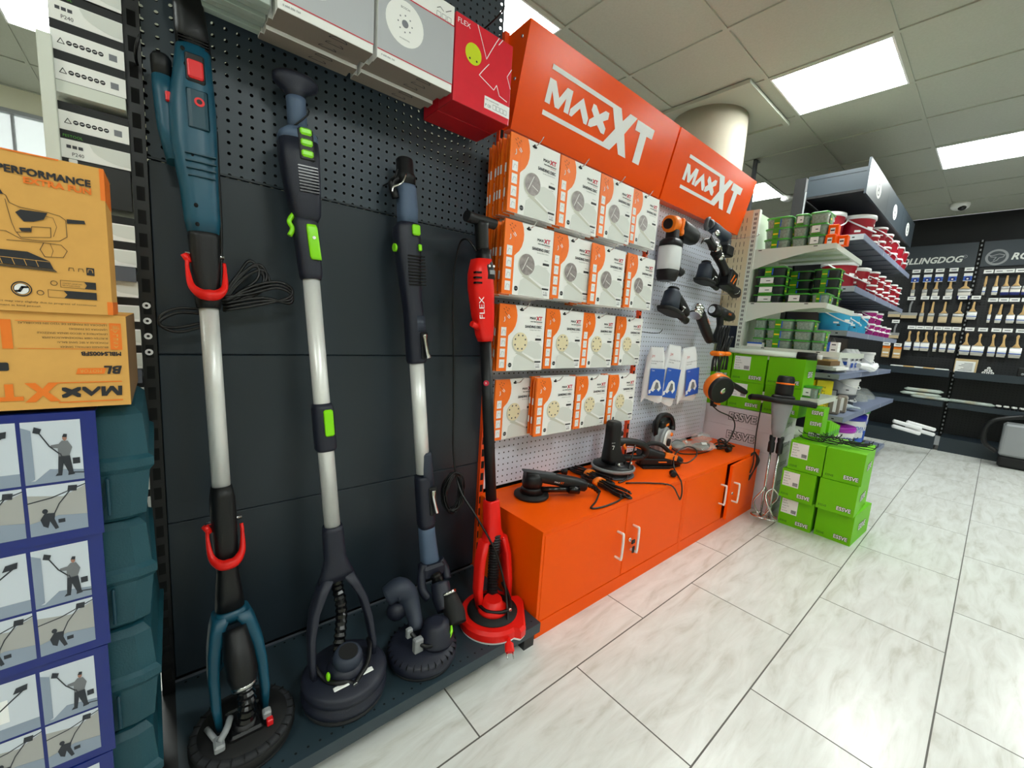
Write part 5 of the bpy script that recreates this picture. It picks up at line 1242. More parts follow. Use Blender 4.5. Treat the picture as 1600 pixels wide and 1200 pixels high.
ob('gearbox', mm('grey_plastic').body([(.528, 0, 0, .050, .045), (.58, 0, 0, .074, .058), (.64, 0, 0, .086, .070), (.70, 0, 0, .105, .088), (.738, 0, 0, .112, .095), (.742, 0, 0, .105, .09)], 2.8), g)
for s_ in (-1, 1):
    ob('chuck', mm('black').at(F @ T(s_ * .021, 0, 0)).lathe([(.014, .430), (.018, .436), (.018, .49), (.014, .50), (.017, .515), (.017, .535)], 20), g)
    sh = mm('steel').cyl((s_ * .021, 0, .03), (s_ * .021, 0, .44), .0065)
    ob('shaft', sh, g)
    pd = mm('steel')
    for q in range(2):
        a0 = q * PI + (0 if s_ > 0 else PI / 2)
        pd.tube([(s_ * .021 + .046 * math.sin(PI * t_ / 8) ** .6 * math.cos(a0 + t_ * .32 * s_), .046 * math.sin(PI * t_ / 8) ** .6 * math.sin(a0 + t_ * .32 * s_), .215 - t_ * .0245) for t_ in range(9)], .0058, 8, 3)
    pd.tube([(s_ * .021 + .050 * math.cos(a), .050 * math.sin(a), .030) for a in [k * PI / 6 for k in range(12)]], .0055, 8, 2, True)
    ob('paddle', pd, g)
cb = MB('cable', iv).tube([(2.82, .905, .72), (2.82, .91, .55), (2.82, .905, .42), (2.815, .90, .34), (2.80, .905, .28)], .0036, 7)
for k in range(4): cb.tube([(2.815, .90, .42), (2.80 - .004 * k, .925 + .006 * k, .36), (2.80, .935, .29 - .01 * k), (2.805, .91, .26 - .01 * k), (2.815, .89, .30), (2.82, .885 - .005 * k, .37), (2.815, .90, .42)], .0036, 6)
ob('power_cord', cb, g)

# ================================================================== GREEN BOXES
def green_box(lab, M, wy, hz, dx, label, group, face='front'):
    # x: depth away from the camera, y: width (negative y towards the aisle)
    m = MB('green_box').box(0, dx, -wy, 0, 0, hz).use('green_box_dark').box(.01, dx - .01, -wy * .502, -wy * .498, hz - .0002, hz + .0004)
    m.at(T(-.0005, 0, 0) @ RZ(-PI / 2) @ RX(PI / 2))        # front print: x -> -y (right in view), y -> z
    essve(m, wy * .55, hz * .12, hz * .12, wy * .36, .0003)
    m.use('green_box_dark').text('ESSVE', wy * .06, hz * .10, hz * .07, wy * .22, .0003)
    if label:
        m.use('paper_white').rect(wy * .05, hz * .42, wy * .54, hz * .92, .0004).use('print_text')
        for k in range(5): m.text(['ESSVE', 'TRALLSKRUV 4,2x55', 'Antal 250', 'SE 2.4', 'Art 10 55'][k], wy * .08, hz * (.84 - k * .09), hz * .035, wy * (.12 + .04 * (k % 3)), .0008)
        for k in range(14): m.rect(wy * (.36 + k * .011), hz * .46, wy * (.366 + k * .011 + (k % 3) * .001), hz * .58, .0008)
    m.at(T(0, -wy - .0005, 0) @ RX(PI / 2))
    essve(m, dx * .34, hz * .38, hz * .2, dx * .38, .0003)
    o = mono('green_box', lab, 'box', m, M=M, group=group)
    return o
gb = 'green screw boxes on the floor'
for c_, (y, x) in enumerate(((.728, 2.885), (.552, 2.885))):
    for r_ in range(3):
        z = r_ * .180
        x_ = x - (.0, .035, .028)[r_] + (.02 if c_ and r_ == 0 else 0) 
        lab = 'green box, %s of the %s column on the floor%s' % (['bottom', 'middle', 'top'][r_], ['left', 'right'][c_], ', with white label' if c_ == 0 else '')
        green_box(lab, T(x_, y + (.012, .018, .0)[r_] * (1 if c_ == 0 else .3), z) @ RZ(R((-2.5, 1, 2)[r_] if c_ else (1, -1, 1)[r_])), .170 if c_ == 0 else .172, .1785, .36 if c_ else .34, c_ == 0, gb)
gc = 'green screw boxes on the white cartons'
for r_ in range(2):
    for c_, (y, wy) in enumerate(((1.375, .205), (1.165, .208), (.95, .205))):
        lab = 'green box, %s row, %s on the white cartons' % (['lower', 'upper'][r_], ['left end', 'middle', 'right end'][c_])
        green_box(lab, T(2.97 - .006 * r_ + .004 * c_, y, .650 + r_ * .1835) @ RZ(R((0, 1, -1)[c_])), wy - .004, .182, .22, c_ < 2, gc)
# white cartons with outlined brand word
for k in range(5):
    m = MB('carton_white').box(0, .26, -.56, 0, 0, .128)
    m.at(T(-.0005, 0, 0) @ RZ(-PI / 2) @ RX(PI / 2))
    essve(m, .235, .045, .05, .17, .0003, 'carton_white', 'print_dark')
    m.at(T(0, -.5605, 0) @ RX(PI / 2)); m.use('slate_dark').text('ESSVE', .06, .05, .03, .12, .0003)
    mono('carton', 'white carton with outlined letters, %s in the pile under green boxes' % ['bottom', 'second from bottom', 'middle', 'second from top', 'top'][k], 'carton', m, (2.972 + .003 * (k % 2), 1.375, .0005 + k * .1295), group='white cartons beside the cabinets')
# light tube lying over the green boxes
g = thing('light_tube', 'white tube lamp with black end caps lying across the upper green boxes', 'lamp', (2.95, .93, 1.034))
iv = inv(g)
ob('tube', MB('tube_white', iv).cyl((2.94, 1.24, 1.036), (2.975, .76, 1.036), .017, n=20), g)
for s_, (a, b_) in enumerate((((2.939, 1.255, 1.036), (2.944, 1.19, 1.036)), ((2.972, .80, 1.036), (2.980, .700, 1.036)))):
    ob('end_cap', MB('black', iv).cyl(a, b_, .0225, n=20), g)
ob('plug_end', MB('white_print', iv).cyl((2.980, .700, 1.036), (2.983, .675, 1.036), .014), g)
# wire rack pieces on the floor boxes
g = thing('wire_hook_pile', 'tangled black wire hooks lying on top of the floor green boxes', 'wire hooks', (2.95, .5, .54)); g['kind'] = 'stuff'
m = MB('black')
r2 = random.Random(5)
for k in range(34):
    t_ = k / 33; y0 = .20 - t_ * .24 + r2.uniform(-.02, .02); x0 = r2.uniform(-.06, .04) + t_ * .02; a = r2.uniform(-.5, .5); L = r2.uniform(.06, .11)
    z0 = .004 + r2.uniform(0, .03)
    m.tube([(x0 - .012, y0 + .02, z0 + .02), (x0, y0, z0 + .004), (x0 + L * math.sin(a) * .3, y0 - L * math.cos(a), z0 + r2.uniform(-.0, .02)), (x0 + L * math.sin(a) * .3 + .01, y0 - L * math.cos(a) - .01, z0 + .03)], .0022, 5, 2)
ob('wires', m, g)['kind'] = 'stuff'

# ================================================================== PALE SHELF BAY
g = thing('shelving_unit', 'cream slotted shelf bay with white shelves right of the pegboards', 'shelving', (3.3, 1.1, 0), group='shelving bays')
iv = inv(g)
sp = MB('beige', iv).box(2.963, 2.972, 1.168, 1.36, 1.20, 1.945).use('print_dark')
for yy in (1.20, 1.225, 1.25, 1.29, 1.315):
    z = 1.22
    while z < 1.92: sp.box(2.9624, 2.9632, yy - .0016, yy + .0016, z, z + .030); z += .05
ob('side_panel', sp, g)
u = MB('shelf_white', iv).box(2.966, 3.0, 1.130, 1.168, 1.022, 1.945).use('print_dark')
z = 1.04
while z < 1.92: u.box(2.9655, 2.9662, 1.143, 1.148, z, z + .016); u.box(2.9655, 2.9662, 1.152, 1.157, z, z + .016); z += .028
ob('upright', u, g)
ob('back_panel', MB('shelf_green_white', iv).box(3.0, 3.66, 1.140, 1.150, 1.022, 1.93).box(3.26, 3.66, 1.140, 1.150, 0, 1.022), g)
def bshelf(z, y0, depth_to, x1=3.64, m='shelf_white', um='shelf_green_white'):
    s_ = MB(m, iv).box(2.985, x1, depth_to, 1.140, z - .006, z).box(2.985, x1, depth_to - .004, depth_to + .008, z - .030, z + .001).use(um)
    for k in range(3): s_.box(3.1 + k * .18, 3.13 + k * .18, depth_to + .01, 1.14, z - .018, z - .006)
    o = ob('shelf', s_, g)
    d = 1.135 - depth_to; pr = [(1.135, z + .004), (depth_to, z + .004), (depth_to, z - .026)]
    for k in range(1, 10): t_ = k / 9; pr.append((depth_to + d * t_, z - .026 - .10 * (1 - math.cos(t_ * PI / 2))))
    n = len(pr)
    b = MB(m, iv); v = [(2.978, y, zz) for y, zz in pr] + [(2.984, y, zz) for y, zz in pr]
    b.add(v, [tuple(range(n))[::-1], tuple(range(n, 2 * n))] + [(k, (k + 1) % n, n + (k + 1) % n, n + k) for k in range(n)])
    b.use('print_dark').box(2.9772, 2.978, depth_to + .09, depth_to + .11, z - .006, z - .001).box(2.9772, 2.978, depth_to + .39, depth_to + .41, z - .006, z - .001)
    ob('bracket', b, g)
bshelf(1.690, 0, .700); bshelf(1.352, 0, .700); bshelf(1.068, 0, .600); bshelf(.780, 0, .660, 3.38)
# plastic tubs of screws
def tub_mesh(wy, dx, h, fill, lb):
    m = MB('tub_clear' if fill == 'screws' else 'tub_dark')
    m.at(T(dx / 2, -wy / 2, 0)).body([(0, 0, 0, dx * .86, wy * .86, 8), (h * .86, 0, 0, dx * .95, wy * .95, 8)], 8, 20, smooth=False)
    m.use(fill).body([(.002, 0, 0, dx * .83, wy * .83, 8), (h * .74, 0, 0, dx * .90, wy * .90, 8)], 8, 20, smooth=False)
    m.use('tub_lid').body([(h * .86, 0, 0, dx, wy, 8), (h * .95, 0, 0, dx, wy, 8), (h * .99, 0, 0, dx * .96, wy * .96, 8)], 8, 20, smooth=False)
    m.at(T(dx * .018, 0, 0) @ RZ(-PI / 2) @ RX(PI / 2))
    if lb == 'stripe':
        m.use('label_green').rect(wy * .34, h * .02, wy * .56, h * .84, .0012).use('label_yellow').rect(wy * .36, h * .36, wy * .55, h * .50, .002).use('label_blue').rect(wy * .57, h * .10, wy * .61, h * .8, .0014)
    elif lb == 'white':
        m.use('paper_white').rect(wy * .22, h * .20, wy * .66, h * .80, .0014).use('print_text').rect(wy * .42, h * .42, wy * .56, h * .5, .002).use('label_green').rect(wy * .2, h * .04, wy * .7, h * .16, .0012)
    m.at(T(0, -wy * .985, 0) @ RX(PI / 2)).use('label_green').rect(dx * .3, h * .05, dx * .55, h * .82, .0004).use('label_yellow').rect(dx * .32, h * .35, dx * .5, h * .5, .0008)
    return m
tubs = {}
def tub(lab, x, y, z, wy, h, fill, lb, dx=.16):
    key = (wy, h, fill, lb, dx); M = T(x, y, z) @ RZ(rnd.uniform(-.02, .02))
    if key in tubs: return dup(tubs[key], M, lab)
    tubs[key] = mono('screw_tub', lab, 'tub', tub_mesh(wy, dx, h, fill, lb), M=M, group='green lidded tubs of screws')
zt = 1.691
RW = ['bottom', 'second', 'third', 'fourth']
for r_ in range(3):
    tub('screw tub with yellow stripe, %s layer, left stack, top white shelf' % RW[r_], 3.0, 1.10, zt + r_ * .066, .150, .066, 'screws', 'stripe')
    tub('small screw tub, %s layer of the middle stack on the top white shelf' % RW[r_], 3.0, .94, zt + r_ * .066 - 0, .075, .066, 'screws', 'white' if r_ == 2 else 'none')
    tub('small screw tub, %s layer of the right stack on the top white shelf' % RW[r_], 3.0, .86, zt + r_ * .066, .095, .066, 'screws', 'white' if r_ < 2 else 'none')
for k in range(3):
    m = MB('orange_metal').rbox(0, .05, -.05, 0, 0, .06, .003).use('paper_white').box(-.001, 0, -.035, -.012, .006, .040).use('print_dark').box(-.0014, -.001, -.033, -.014, .022, .030)
    mono('small_box', 'small red orange box, %s beside the tubs on the top white shelf' % ['nearest the tubs', 'middle', 'nearest the shelf corner'][k], 'box', m, (3.0 + .03 * k, .765 - .0 + (-.0, .0, -.045)[k] + (.06 if k == 1 else 0) * 0 - (0 if k != 1 else 0), zt if k != 1 else zt + .0605) , group='small red orange boxes')
zt = 1.353
for r_ in range(4):
    tub('dark screw tub, %s layer of the left stack on the second white shelf' % RW[r_], 3.0, 1.12, zt + r_ * .058, .175, .058, 'screws_dark', 'stripe' if r_ == 3 else 'white')
    tub('dark screw tub, %s layer of the rear middle stack on the second white shelf' % RW[r_], 3.24, 1.05, zt + r_ * .058, .19, .058, 'screws_dark', 'stripe')
    if r_ < 4: tub('dark screw tub, %s layer of the rear right stack on the second white shelf' % RW[r_], 3.20, .85, zt + r_ * .058, .14, .058, 'screws_dark', 'stripe')
tub('dark screw tub in front with white label, middle of the second white shelf', 3.0, .935, zt, .135, .062, 'screws_dark', 'white')
tub('clear screw tub with yellow and green label at the corner of the second white shelf', 3.0, .79, zt, .085, .062, 'screws', 'stripe', .18)
zt = 1.069
for r_ in range(3):
    tub('steel filled tub, %s layer of the left stack on the third white shelf' % RW[r_], 3.0, 1.08, zt + r_ * .062, .065, .062, 'screws', 'none')
    tub('steel filled tub with green label, %s layer, middle stack, third white shelf' % RW[r_], 3.0, 1.01, zt + r_ * .062, .155, .062, 'screws', 'stripe')
    tub('steel filled tub, %s layer of the right stack on the third white shelf' % RW[r_], 3.0, .85, zt + r_ * .062, .095, .062, 'screws', 'none')
    if r_ < 2: tub('narrow steel filled tub, %s layer of the end stack on the third white shelf' % RW[r_], 3.0, .75, zt + r_ * .062, .06, .062, 'screws', 'none')
mono('small_box', 'white box with a blue stripe at the rear left of the third white shelf', 'box', MB('paper_white').box(0, .05, -.09, 0, 0, .03).use('label_blue').box(-.0006, 0, -.09, 0, .020, .030), (2.985, 1.10, 1.032 + .037), group='small white boxes')
for k in range(2):
    mono('small_box', 'white box with blue end, %s of two at the end of the third white shelf' % ['lower', 'upper'][k], 'box', MB('paper_white').box(0, .06, -.05, 0, 0, .030).use('label_blue').box(-.0006, 0, -.012, 0, 0, .030).use('print_text').box(-.0006, 0, -.04, -.02, .012, .018), (3.0, .665, zt + k * .0305), group='small white boxes')
# small green packs on the lower shelf
for k in range(3):
    mono('green_box', 'small green screw box, %s of the small stack under the lowest white shelf' % ['bottom', 'middle', 'top'][k], 'box',
         (lambda m: (essve(m.at(T(-.0005, 0, 0) @ RZ(-PI / 2) @ RX(PI / 2)), .03, .025, .022, .055, .0003), m)[1])(MB('green_box').box(0, .12, -.085, 0, 0, .066)), (2.965, .705, .5375 + k * .0665), group='small green screw boxes')
for k in range(5):
    mono('green_box', 'small green screw box, number %s along the low shelf edge' % ['one', 'two', 'three', 'four', 'five'][k], 'box', MB('green_box').rbox(0, .055, -.06, 0, 0, .125 - .014 * k, .002).use('tub_lid').box(.004, .051, -.0605, -.004, .02, .05), (3.26 + k * .062, .70, .5005), group='small green screw boxes')
mono('base_shelf', 'low shelf carrying the small green boxes behind the floor boxes', 'shelf', MB('shelf_white').box(3.245, 3.60, .64, 1.13, .478, .50))
mono('screw_tub', 'clear tub of screws at the end of the lowest white shelf', 'tub', tub_mesh(.10, .12, .075, 'screws', 'white'), (3.0, .775, .781), group='green lidded tubs of screws')

# ================================================================== DARK BAY WITH BUCKETS
YF, X0, X1 = .73, 3.74, 5.92
g = thing('shelving_unit', 'dark shelf bay with blue grey shelves and a black header carrying round logos', 'shelving', (4.8, 1.1, 0), group='shelving bays')
iv = inv(g)
for x in (3.74, 4.82, 5.90): ob('upright', MB('gondola_black', iv).box(x - .012, x + .04, 1.13, 1.20, 0, 2.34), g)
ob('side_panel', MB('grey_plastic', iv).box(3.742, 3.75, 1.118, 1.128, 1.90, 2.24), g)
ob('back_panel', MB('gondola_black', iv).box(X0, X1, 1.13, 1.14, 0, 2.2), g)
def dsh(z, yf=YF, x0=X0, x1=X1):
    s_ = MB('shelf_blue_grey', iv).box(x0, x1, yf - .003, yf + .004, z - .038, z + .002).box(x0, x1, yf, 1.128, z - .005, z)
    s_.use('grey_plastic').box(x0 - .004, x0, yf, 1.128, z - .036, z + .002).use('void').box(x0 - .0046, x0 - .004, yf + .05, yf + .065, z - .022, z - .014)
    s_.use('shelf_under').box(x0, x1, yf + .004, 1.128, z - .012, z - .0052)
    n = 4
    for k in range(1, n * 2): s_.box(x0 + (x1 - x0) * k / (n * 2) - .012, x0 + (x1 - x0) * k / (n * 2) + .012, yf + .01, 1.12, z - .02, z - .012)
    s_.use('alu')
    for k in (1, 2): s_.box(x0 + (x1 - x0) * k / 3 - .004, x0 + (x1 - x0) * k / 3 + .004, yf - .0036, yf - .003, z - .036, z)
    ob('shelf', s_, g)
dsh(1.89); dsh(1.535); dsh(1.222); dsh(.905); dsh(.60, .665); dsh(.105, .665)
hp = MB('black', iv).box(X0 + .01, 5.95, .775, 1.12, 2.185, 2.20)
hp.use('gondola_dark').box(X0 + .008, X0 + .016, .775, 1.12, 2.20, 2.345).use('void').box(X0 + .007, X0 + .008, .78, 1.11, 2.315, 2.318)
ob('header_body', hp, g)
hf = MB('gondola_dark', iv)
for k in range(3): hf.box(X0 + .73 * k, X0 + .728 + .73 * k, .762, .775, 2.165, 2.40)
ob('header_panel', hf, g)
for k in range(3):
    l = MB('paper_white', iv).at(T(X0 + .36 + .73 * k, .7615, 2.275) @ RX(PI / 2)).disc(0, 0, .085, 0, 32, .060).use('gondola_dark').ringd(0, 0, .034, .042, .0006).poly([(-.02, -.018), (-.012, .012), (0, .022), (.014, .012), (.02, -.018), (.004, -.006)], .0004)
    tag(ob('logo', l, g), 'white round logo')
def bucket(r, h, mb_, lid, kind, strap=True):
    m = MB(mb_).lathe([(r * .82, 0), (r * .84, .004), (r * .93, h * .86), (r * .95, h * .9)], 28)
    m.use('paper_white')
    # label wraps the side facing the aisle and the near end
    for a, zz, w_, hh, mt in ((R(-115), h * .52, .5, .10, 'paper_white'), (R(-160), h * .40, .34, .08, 'paper_white'), (R(-150), h * .28, .22, .06, 'print_dark'), (R(-90), h * .66, .30, .08, 'paper_white')):
        m.use(mt); n = 6
        rr = r * (.835 + .11 * zz / h) + .002
        v = []
        for k in range(n + 1):
            aa = a + w_ * (k / n - .5)
            for z in (zz - hh * h / 2, zz + hh * h / 2): v.append((rr * math.cos(aa), rr * math.sin(aa), z))
        m.add(v, [(2 * k, 2 * k + 2, 2 * k + 3, 2 * k + 1) for k in range(n)])
    return m
def lid_mesh(r, h, lid): return MB(lid).lathe([(r * .96, h * .86), (r, h * .87), (r, h * .95), (r * .985, h * .97), (r * .985, h), (r * .90, h * 1.005), (r * .88, h * .985), (.01, h * .985)], 32)
def strap_mesh(r, h): 
    pts = []
    for k in range(11):
        a = R(-200) + R(200) * k / 10
        pts.append((r * 1.02 * math.cos(a), r * 1.02 * math.sin(a), h * (.88 - .48 * math.sin(PI * k / 10))))
    return MB('bucket_white').tube(pts, max(.004, r * .045), 6, 3)
bp = {}
def put_bucket(lab, x, y, z, r, h, mb_='bucket_red', lid='bucket_white', grp='red buckets with white lids', rz=0):
    key = (r, h, mb_, lid); M = T(x, y, z) @ RZ(rz)
    if key in bp: return dup(bp[key], M, lab, grp)
    t = thing('bucket', lab, 'bucket', M=M, group=grp)
    ob('pail', bucket(r, h, mb_, lid, 0), t); ob('lid', lid_mesh(r, h, lid), t); ob('handle', strap_mesh(r, h), t)
    bp[key] = t
    return t
zt = 1.8905
put_bucket('largest red bucket, rear left on the top dark shelf', 3.90, 1.0, zt, .118, .195, rz=R(-60))
put_bucket('large red bucket, front left on the top dark shelf, its handle hanging down', 4.10, .862, zt, .122, .195)
k = 0
for i, (x, n) in enumerate(((4.36, 1), (4.62, 2), (4.90, 2), (5.22, 2), (5.55, 2), (5.82, 2))):
    for j in range(n):
        put_bucket('small red bucket, %s of pile %s along the top dark shelf' % (['lower', 'upper'][j], ['one', 'two', 'three', 'four', 'five', 'six'][i]), x, .825, zt + j * .108, .075, .105, rz=.4 * i)
put_bucket('large red bucket at the left end of the second dark shelf', 3.92, .88, 1.5355, .115, .19)
for i, (x, r, h) in enumerate(((4.25, .115, .19), (4.62, .075, .105), (4.90, .075, .105), (5.20, .075, .105), (5.55, .075, .105), (5.80, .075, .105))):
    put_bucket('red bucket, number %s from the near end of the second dark shelf' % ['two', 'three', 'four', 'five', 'six', 'seven'][i], x, .86 if r > .1 else .825, 1.5355, r, h)
    if r < .1: put_bucket('small red bucket stacked on number %s of the second dark shelf' % ['two', 'three', 'four', 'five', 'six', 'seven'][i], x + .01, .825, 1.5355 + .108, r, h)
for i, x in enumerate((3.90, 4.20, 4.50)):
    put_bucket('bright blue bucket, %s of three on the third dark shelf' % ['nearest', 'middle', 'farthest'][i], x, .85 + .0 * i, 1.2225, .108, .15 + .0, 'bucket_blue', 'bucket_white', 'blue buckets', rz=.5 * i)
for i, (x, j) in enumerate(((4.80, 0), (4.80, 1), (5.08, 0), (5.08, 1), (5.35, 0), (5.62, 0))):
    put_bucket('magenta bucket, %s' % ['lower one beside the blue buckets', 'upper one beside the blue buckets', 'lower one of the second pile', 'upper one of the second pile', 'standing alone, third along', 'standing alone, farthest along'][i], x, .82, 1.2225 + j * .108, .075, .105, 'bucket_magenta', 'bucket_white', 'magenta buckets')
# things on the .905 shelf
g2 = thing('paper_roll', 'grey white cone of rolled paper standing on the fourth dark shelf', 'paper roll', (4.22, .90, .9055))
ob('sheet', MB('paper_grey').lathe([(.12, 0), (.06, .13), (.004, .27)], 24), g2)
mono('tray', 'flat blue plastic tray at the near end of the fourth dark shelf', 'tray', MB('teal_dark').rbox(0, .16, -.14, 0, 0, .022, .01).use('label_blue').rbox(.03, .10, -.10, -.04, .022, .045, .006), (3.76, 1.0, .9055))
mono('cardboard_tray', 'brown cardboard tray of sticks lying on the fourth dark shelf', 'tray', MB('kraft_dark').rbox(0, .28, -.18, 0, 0, .035, .003).use('wood').box(.02, .30, -.16, -.12, .035, .045).box(.04, .29, -.10, -.06, .035, .043), (3.78, .98, .960))
mono('foam_sheet', 'stack of white foam sheets under the cardboard tray', 'sheets', MB('paper_white').rbox(0, .40, -.24, 0, 0, .010, .002).rbox(.01, .39, -.235, .0, .0105, .022, .002).rbox(-.01, .36, -.22, -.0, .0225, .03, .002), (3.79, 1.0, .928 + 0.0), group='white sheets')
for i, x in enumerate((4.52, 4.68, 4.84)):
    g2 = thing('plaster_bag', 'white printed bag, %s of three standing on the fourth dark shelf' % ['nearest', 'middle', 'farthest'][i], 'bag', (x, .86, .9055), group='white printed bags')
    ob('sack', MB('bag_white').body([(0, 0, 0, .13, .09), (.06, 0, 0, .14, .10), (.15, 0, 0, .13, .08), (.19, .01, 0, .12, .02)], 4, smooth=False), g2)
    p = MB('label_blue').at(T(-.0715, 0, 0) @ RZ(-PI / 2) @ RX(PI / 2)).rect(-.03, .05, .03, .08, 0).use('print_text').rect(-.03, .10, .03, .115, 0).at(T(0, -.052, 0) @ RX(PI / 2)).use('label_blue').rect(-.04, .03, .04, .07, 0).use('print_text').rect(-.04, .09, .04, .105, 0)
    ob('print', p, g2)
put_bucket('white bucket with small blue label at the far end of the fourth dark shelf', 5.12, .84, .9055, .085, .17, 'bucket_white', 'bucket_white', 'white buckets')
mono('foam_sheet', 'crumpled white padded sheet hanging over the edge of the fourth dark shelf', 'sheets', MB('bag_white').tube([(4.0 - 4.0, -.13, .03), (.15, -.16, .02), (.3, -.17, .0), (.45, -.165, .02), (.6, -.15, .03)], [.02, .03, .028, .03, .02], 8, 3, smooth=False), (4.38, .87, .9055 + .03), group='white sheets')
# .60 shelf
for i, (x, y) in enumerate(((3.76, .98), (3.80, .865))):
    m = MB('yellow_box').box(0, .15, -.10, 0, 0, .245).at(T(-.0005, 0, 0) @ RZ(-PI / 2) @ RX(PI / 2)).use('print_dark').at(T(-.0005, 0, 0) @ RZ(-PI / 2) @ RX(PI / 2) @ T(.085, .02, 0) @ RZ(PI / 2)).text('KARCHER' if False else 'CKER', 0, 0, .026, .07, .0003).text('FCY 2', .10, .03, .022, .08, .0003)
    mono('yellow_box', ['yellow box with black sideways letters at the near end of the fifth dark shelf', 'yellow box with a tilted flap beside the first yellow box'][i], 'box', m, (x, y, .6005), rz=R(0 if i == 0 else 24), group='yellow boxes')
for i in range(2):
    mono('clear_pack', 'clear pack of brownish sticks, %s one in front of the yellow boxes' % ['near', 'far'][i], 'pack', MB('box_brown_grey').rbox(0, .14, -.07, 0, 0, .13, .01).use('paper_white').box(-.001, 0, -.05, -.03, .02, .12).box(.02, .03, -.071, -.07, .01, .12).box(.07, .085, -.071, -.07, .01, .12), (3.82 + i * .16, .78 - .01 * i, .6005), rz=.15, group='clear packs of sticks')
put_bucket('white bucket with grey lower half on the fifth dark shelf', 4.62, .86, .70, .115, .14, 'bucket_white', 'bucket_white', 'white buckets')
put_bucket('dark bucket carrying the white one on the fifth dark shelf', 4.62, .86, .6005, .105, .099, 'grey_dark', 'grey_dark', 'dark buckets')
mono('notice_stand', 'small framed grey notice beside the stacked buckets', 'notice', MB('grey_dark').box(0, .008, -.08, 0, 0, .14).use('paper_grey').box(-.001, 0, -.074, -.006, .008, .132), (4.40, .93, .6005))
g2 = thing('glove', 'pair of grey work gloves lying on the fifth dark shelf edge', 'gloves', (4.25, .78, .6005))
for s_ in (-1, 1):
    gl = MB('glove').at(RZ(.5 * s_) @ T(0, .03 * s_, 0)).body([(0, 0, 0, 1e-3, 1e-3), (.001, 0, 0, .01, .01)], 2)
    gl.at(RZ(.4 * s_) @ T(0, .035 * s_, .022) @ SC(1, 1, .55)).tube([(-.12, 0, 0), (-.06, 0, .01), (0, 0, .012), (.04, 0, .01)], [.035, .034, .042, .035], 12)
    for k in range(4): gl.tube([(.03, -.030 + k * .02, .005), (.075, -.036 + k * .024, .012), (.105 - .008 * abs(k - 1.5), -.040 + k * .027, .0)], [.013, .012, .010], 8)
    gl.tube([(.0, -.035, .005), (.03, -.06, .01), (.055, -.07, .0)], [.013, .012, .01], 8)
    ob('glove_hand', gl, g2)
for i in range(2):
    g3 = thing('plastic_bag', 'crumpled clear bag at the far end of the fifth dark shelf, %s' % ['left one', 'right one'][i], 'bag', (5.2 + i * .35, .86, .6005), group='crumpled clear bags on dark shelf')
    ob('film', MB('bag_clear').body([(0, 0, 0, .26, .2), (.03, .02, 0, .28, .18), (.08, 0, .01, .18, .12), (.10, 0, 0, .05, .05)], 2.4, 12, smooth=False), g3)
# .105 base shelf: kraft boxes and big paint buckets
for i, (x, y, a, b, c) in enumerate(((3.86, .95, .18, .14, .20), (4.08, .93, .16, .13, .22), (3.90, .76, .14, .09, .16), (4.12, .78, .16, .10, .13), (4.12, .79, .14, .10, .10))):
    z = .1055 if i < 4 else .2365
    mono('cardboard_box', 'brown cardboard box %s on the bottom dark shelf' % ['rear near', 'rear far', 'front near', 'lower front far', 'stacked on the front far one'][i], 'box', MB('kraft_pale' if i % 2 == 0 else 'kraft_dark').rbox(0, a, -b, 0, 0, c, .003, .002).use('paper_white').box(-.001, 0, -b * .7, -b * .3, c * .3, c * .6), (x, y, z), group='cardboard boxes on the bottom dark shelf')
g2 = None
def paint(lab, x, y, z, r, h, lid, word):
    t = thing('paint_bucket', lab, 'bucket', (x, y, z), group='large white paint buckets with coloured lids')
    ob('pail', MB('bucket_white').lathe([(r * .86, 0), (r * .95, h * .82), (r * .95, h * .86)], 32), t)
    tag(ob('lid', MB(lid).lathe([(r * .97, h * .84), (r, h * .86), (r, h * .97), (r * .93, h), (.01, h)], 32), t), {'lid_purple': 'purple lid', 'lid_blue': 'dark blue lid', 'lid_green': 'green lid'}[lid])
    n = 10; mm_ = MB('label_blue')
    for (a0, a1, z0, z1, mt) in ((-150, -80, .12, .42, 'label_blue'), (-200, -155, .15, .7, 'print_grey')):
        mm_.use(mt); v = []
        for k in range(n + 1):
            a = R(a0 + (a1 - a0) * k / n)
            for zz in (z0, z1): rr = r * (.86 + .09 * zz / .82) + .002; v.append((rr * math.cos(a), rr * math.sin(a), zz * h))
        mm_.add(v, [(2 * k, 2 * k + 2, 2 * k + 3, 2 * k + 1) for k in range(n)])
    F = T(0, 0, 0) @ RZ(R(-38)) @ T(-.0, -r * .955 - .001, h * .56) @ RX(PI / 2)
    mm_.at(F).use('label_blue').text(word, -r * .35, 0, h * .16, r * .7, .0, .2)
    ob('label', mm_, t)
paint('large white paint bucket with a purple lid, nearest on the bottom dark shelf', 4.62, .86, .1055, .145, .31, 'lid_purple', 'SEM')
paint('large white paint bucket with a dark blue lid behind the purple one', 5.06, .87, .1055, .15, .38, 'lid_blue', 'SEMIN')
paint('large white paint bucket with a green lid, farthest of the coloured lids', 5.45, .90, .1055, .14, .42, 'lid_green', 'SEMIN')
g2 = thing('wire_basket', 'black wire basket with small white packs at the edge of the bottom dark shelf', 'basket', (4.34, .73, .1055))
wb = MB('black')
for k in range(6):
    wb.tube([(-.09, -.05, .0 + k * .03), (.09, -.05, k * .03), (.09, .05, k * .03), (-.09, .05, k * .03)], .002, 5, 1, True)
for k in range(7): wb.tube([(-.09 + k * .03, -.05, 0), (-.09 + k * .03, -.05, .15)], .002, 5, 1)
ob('wire_frame', wb, g2)
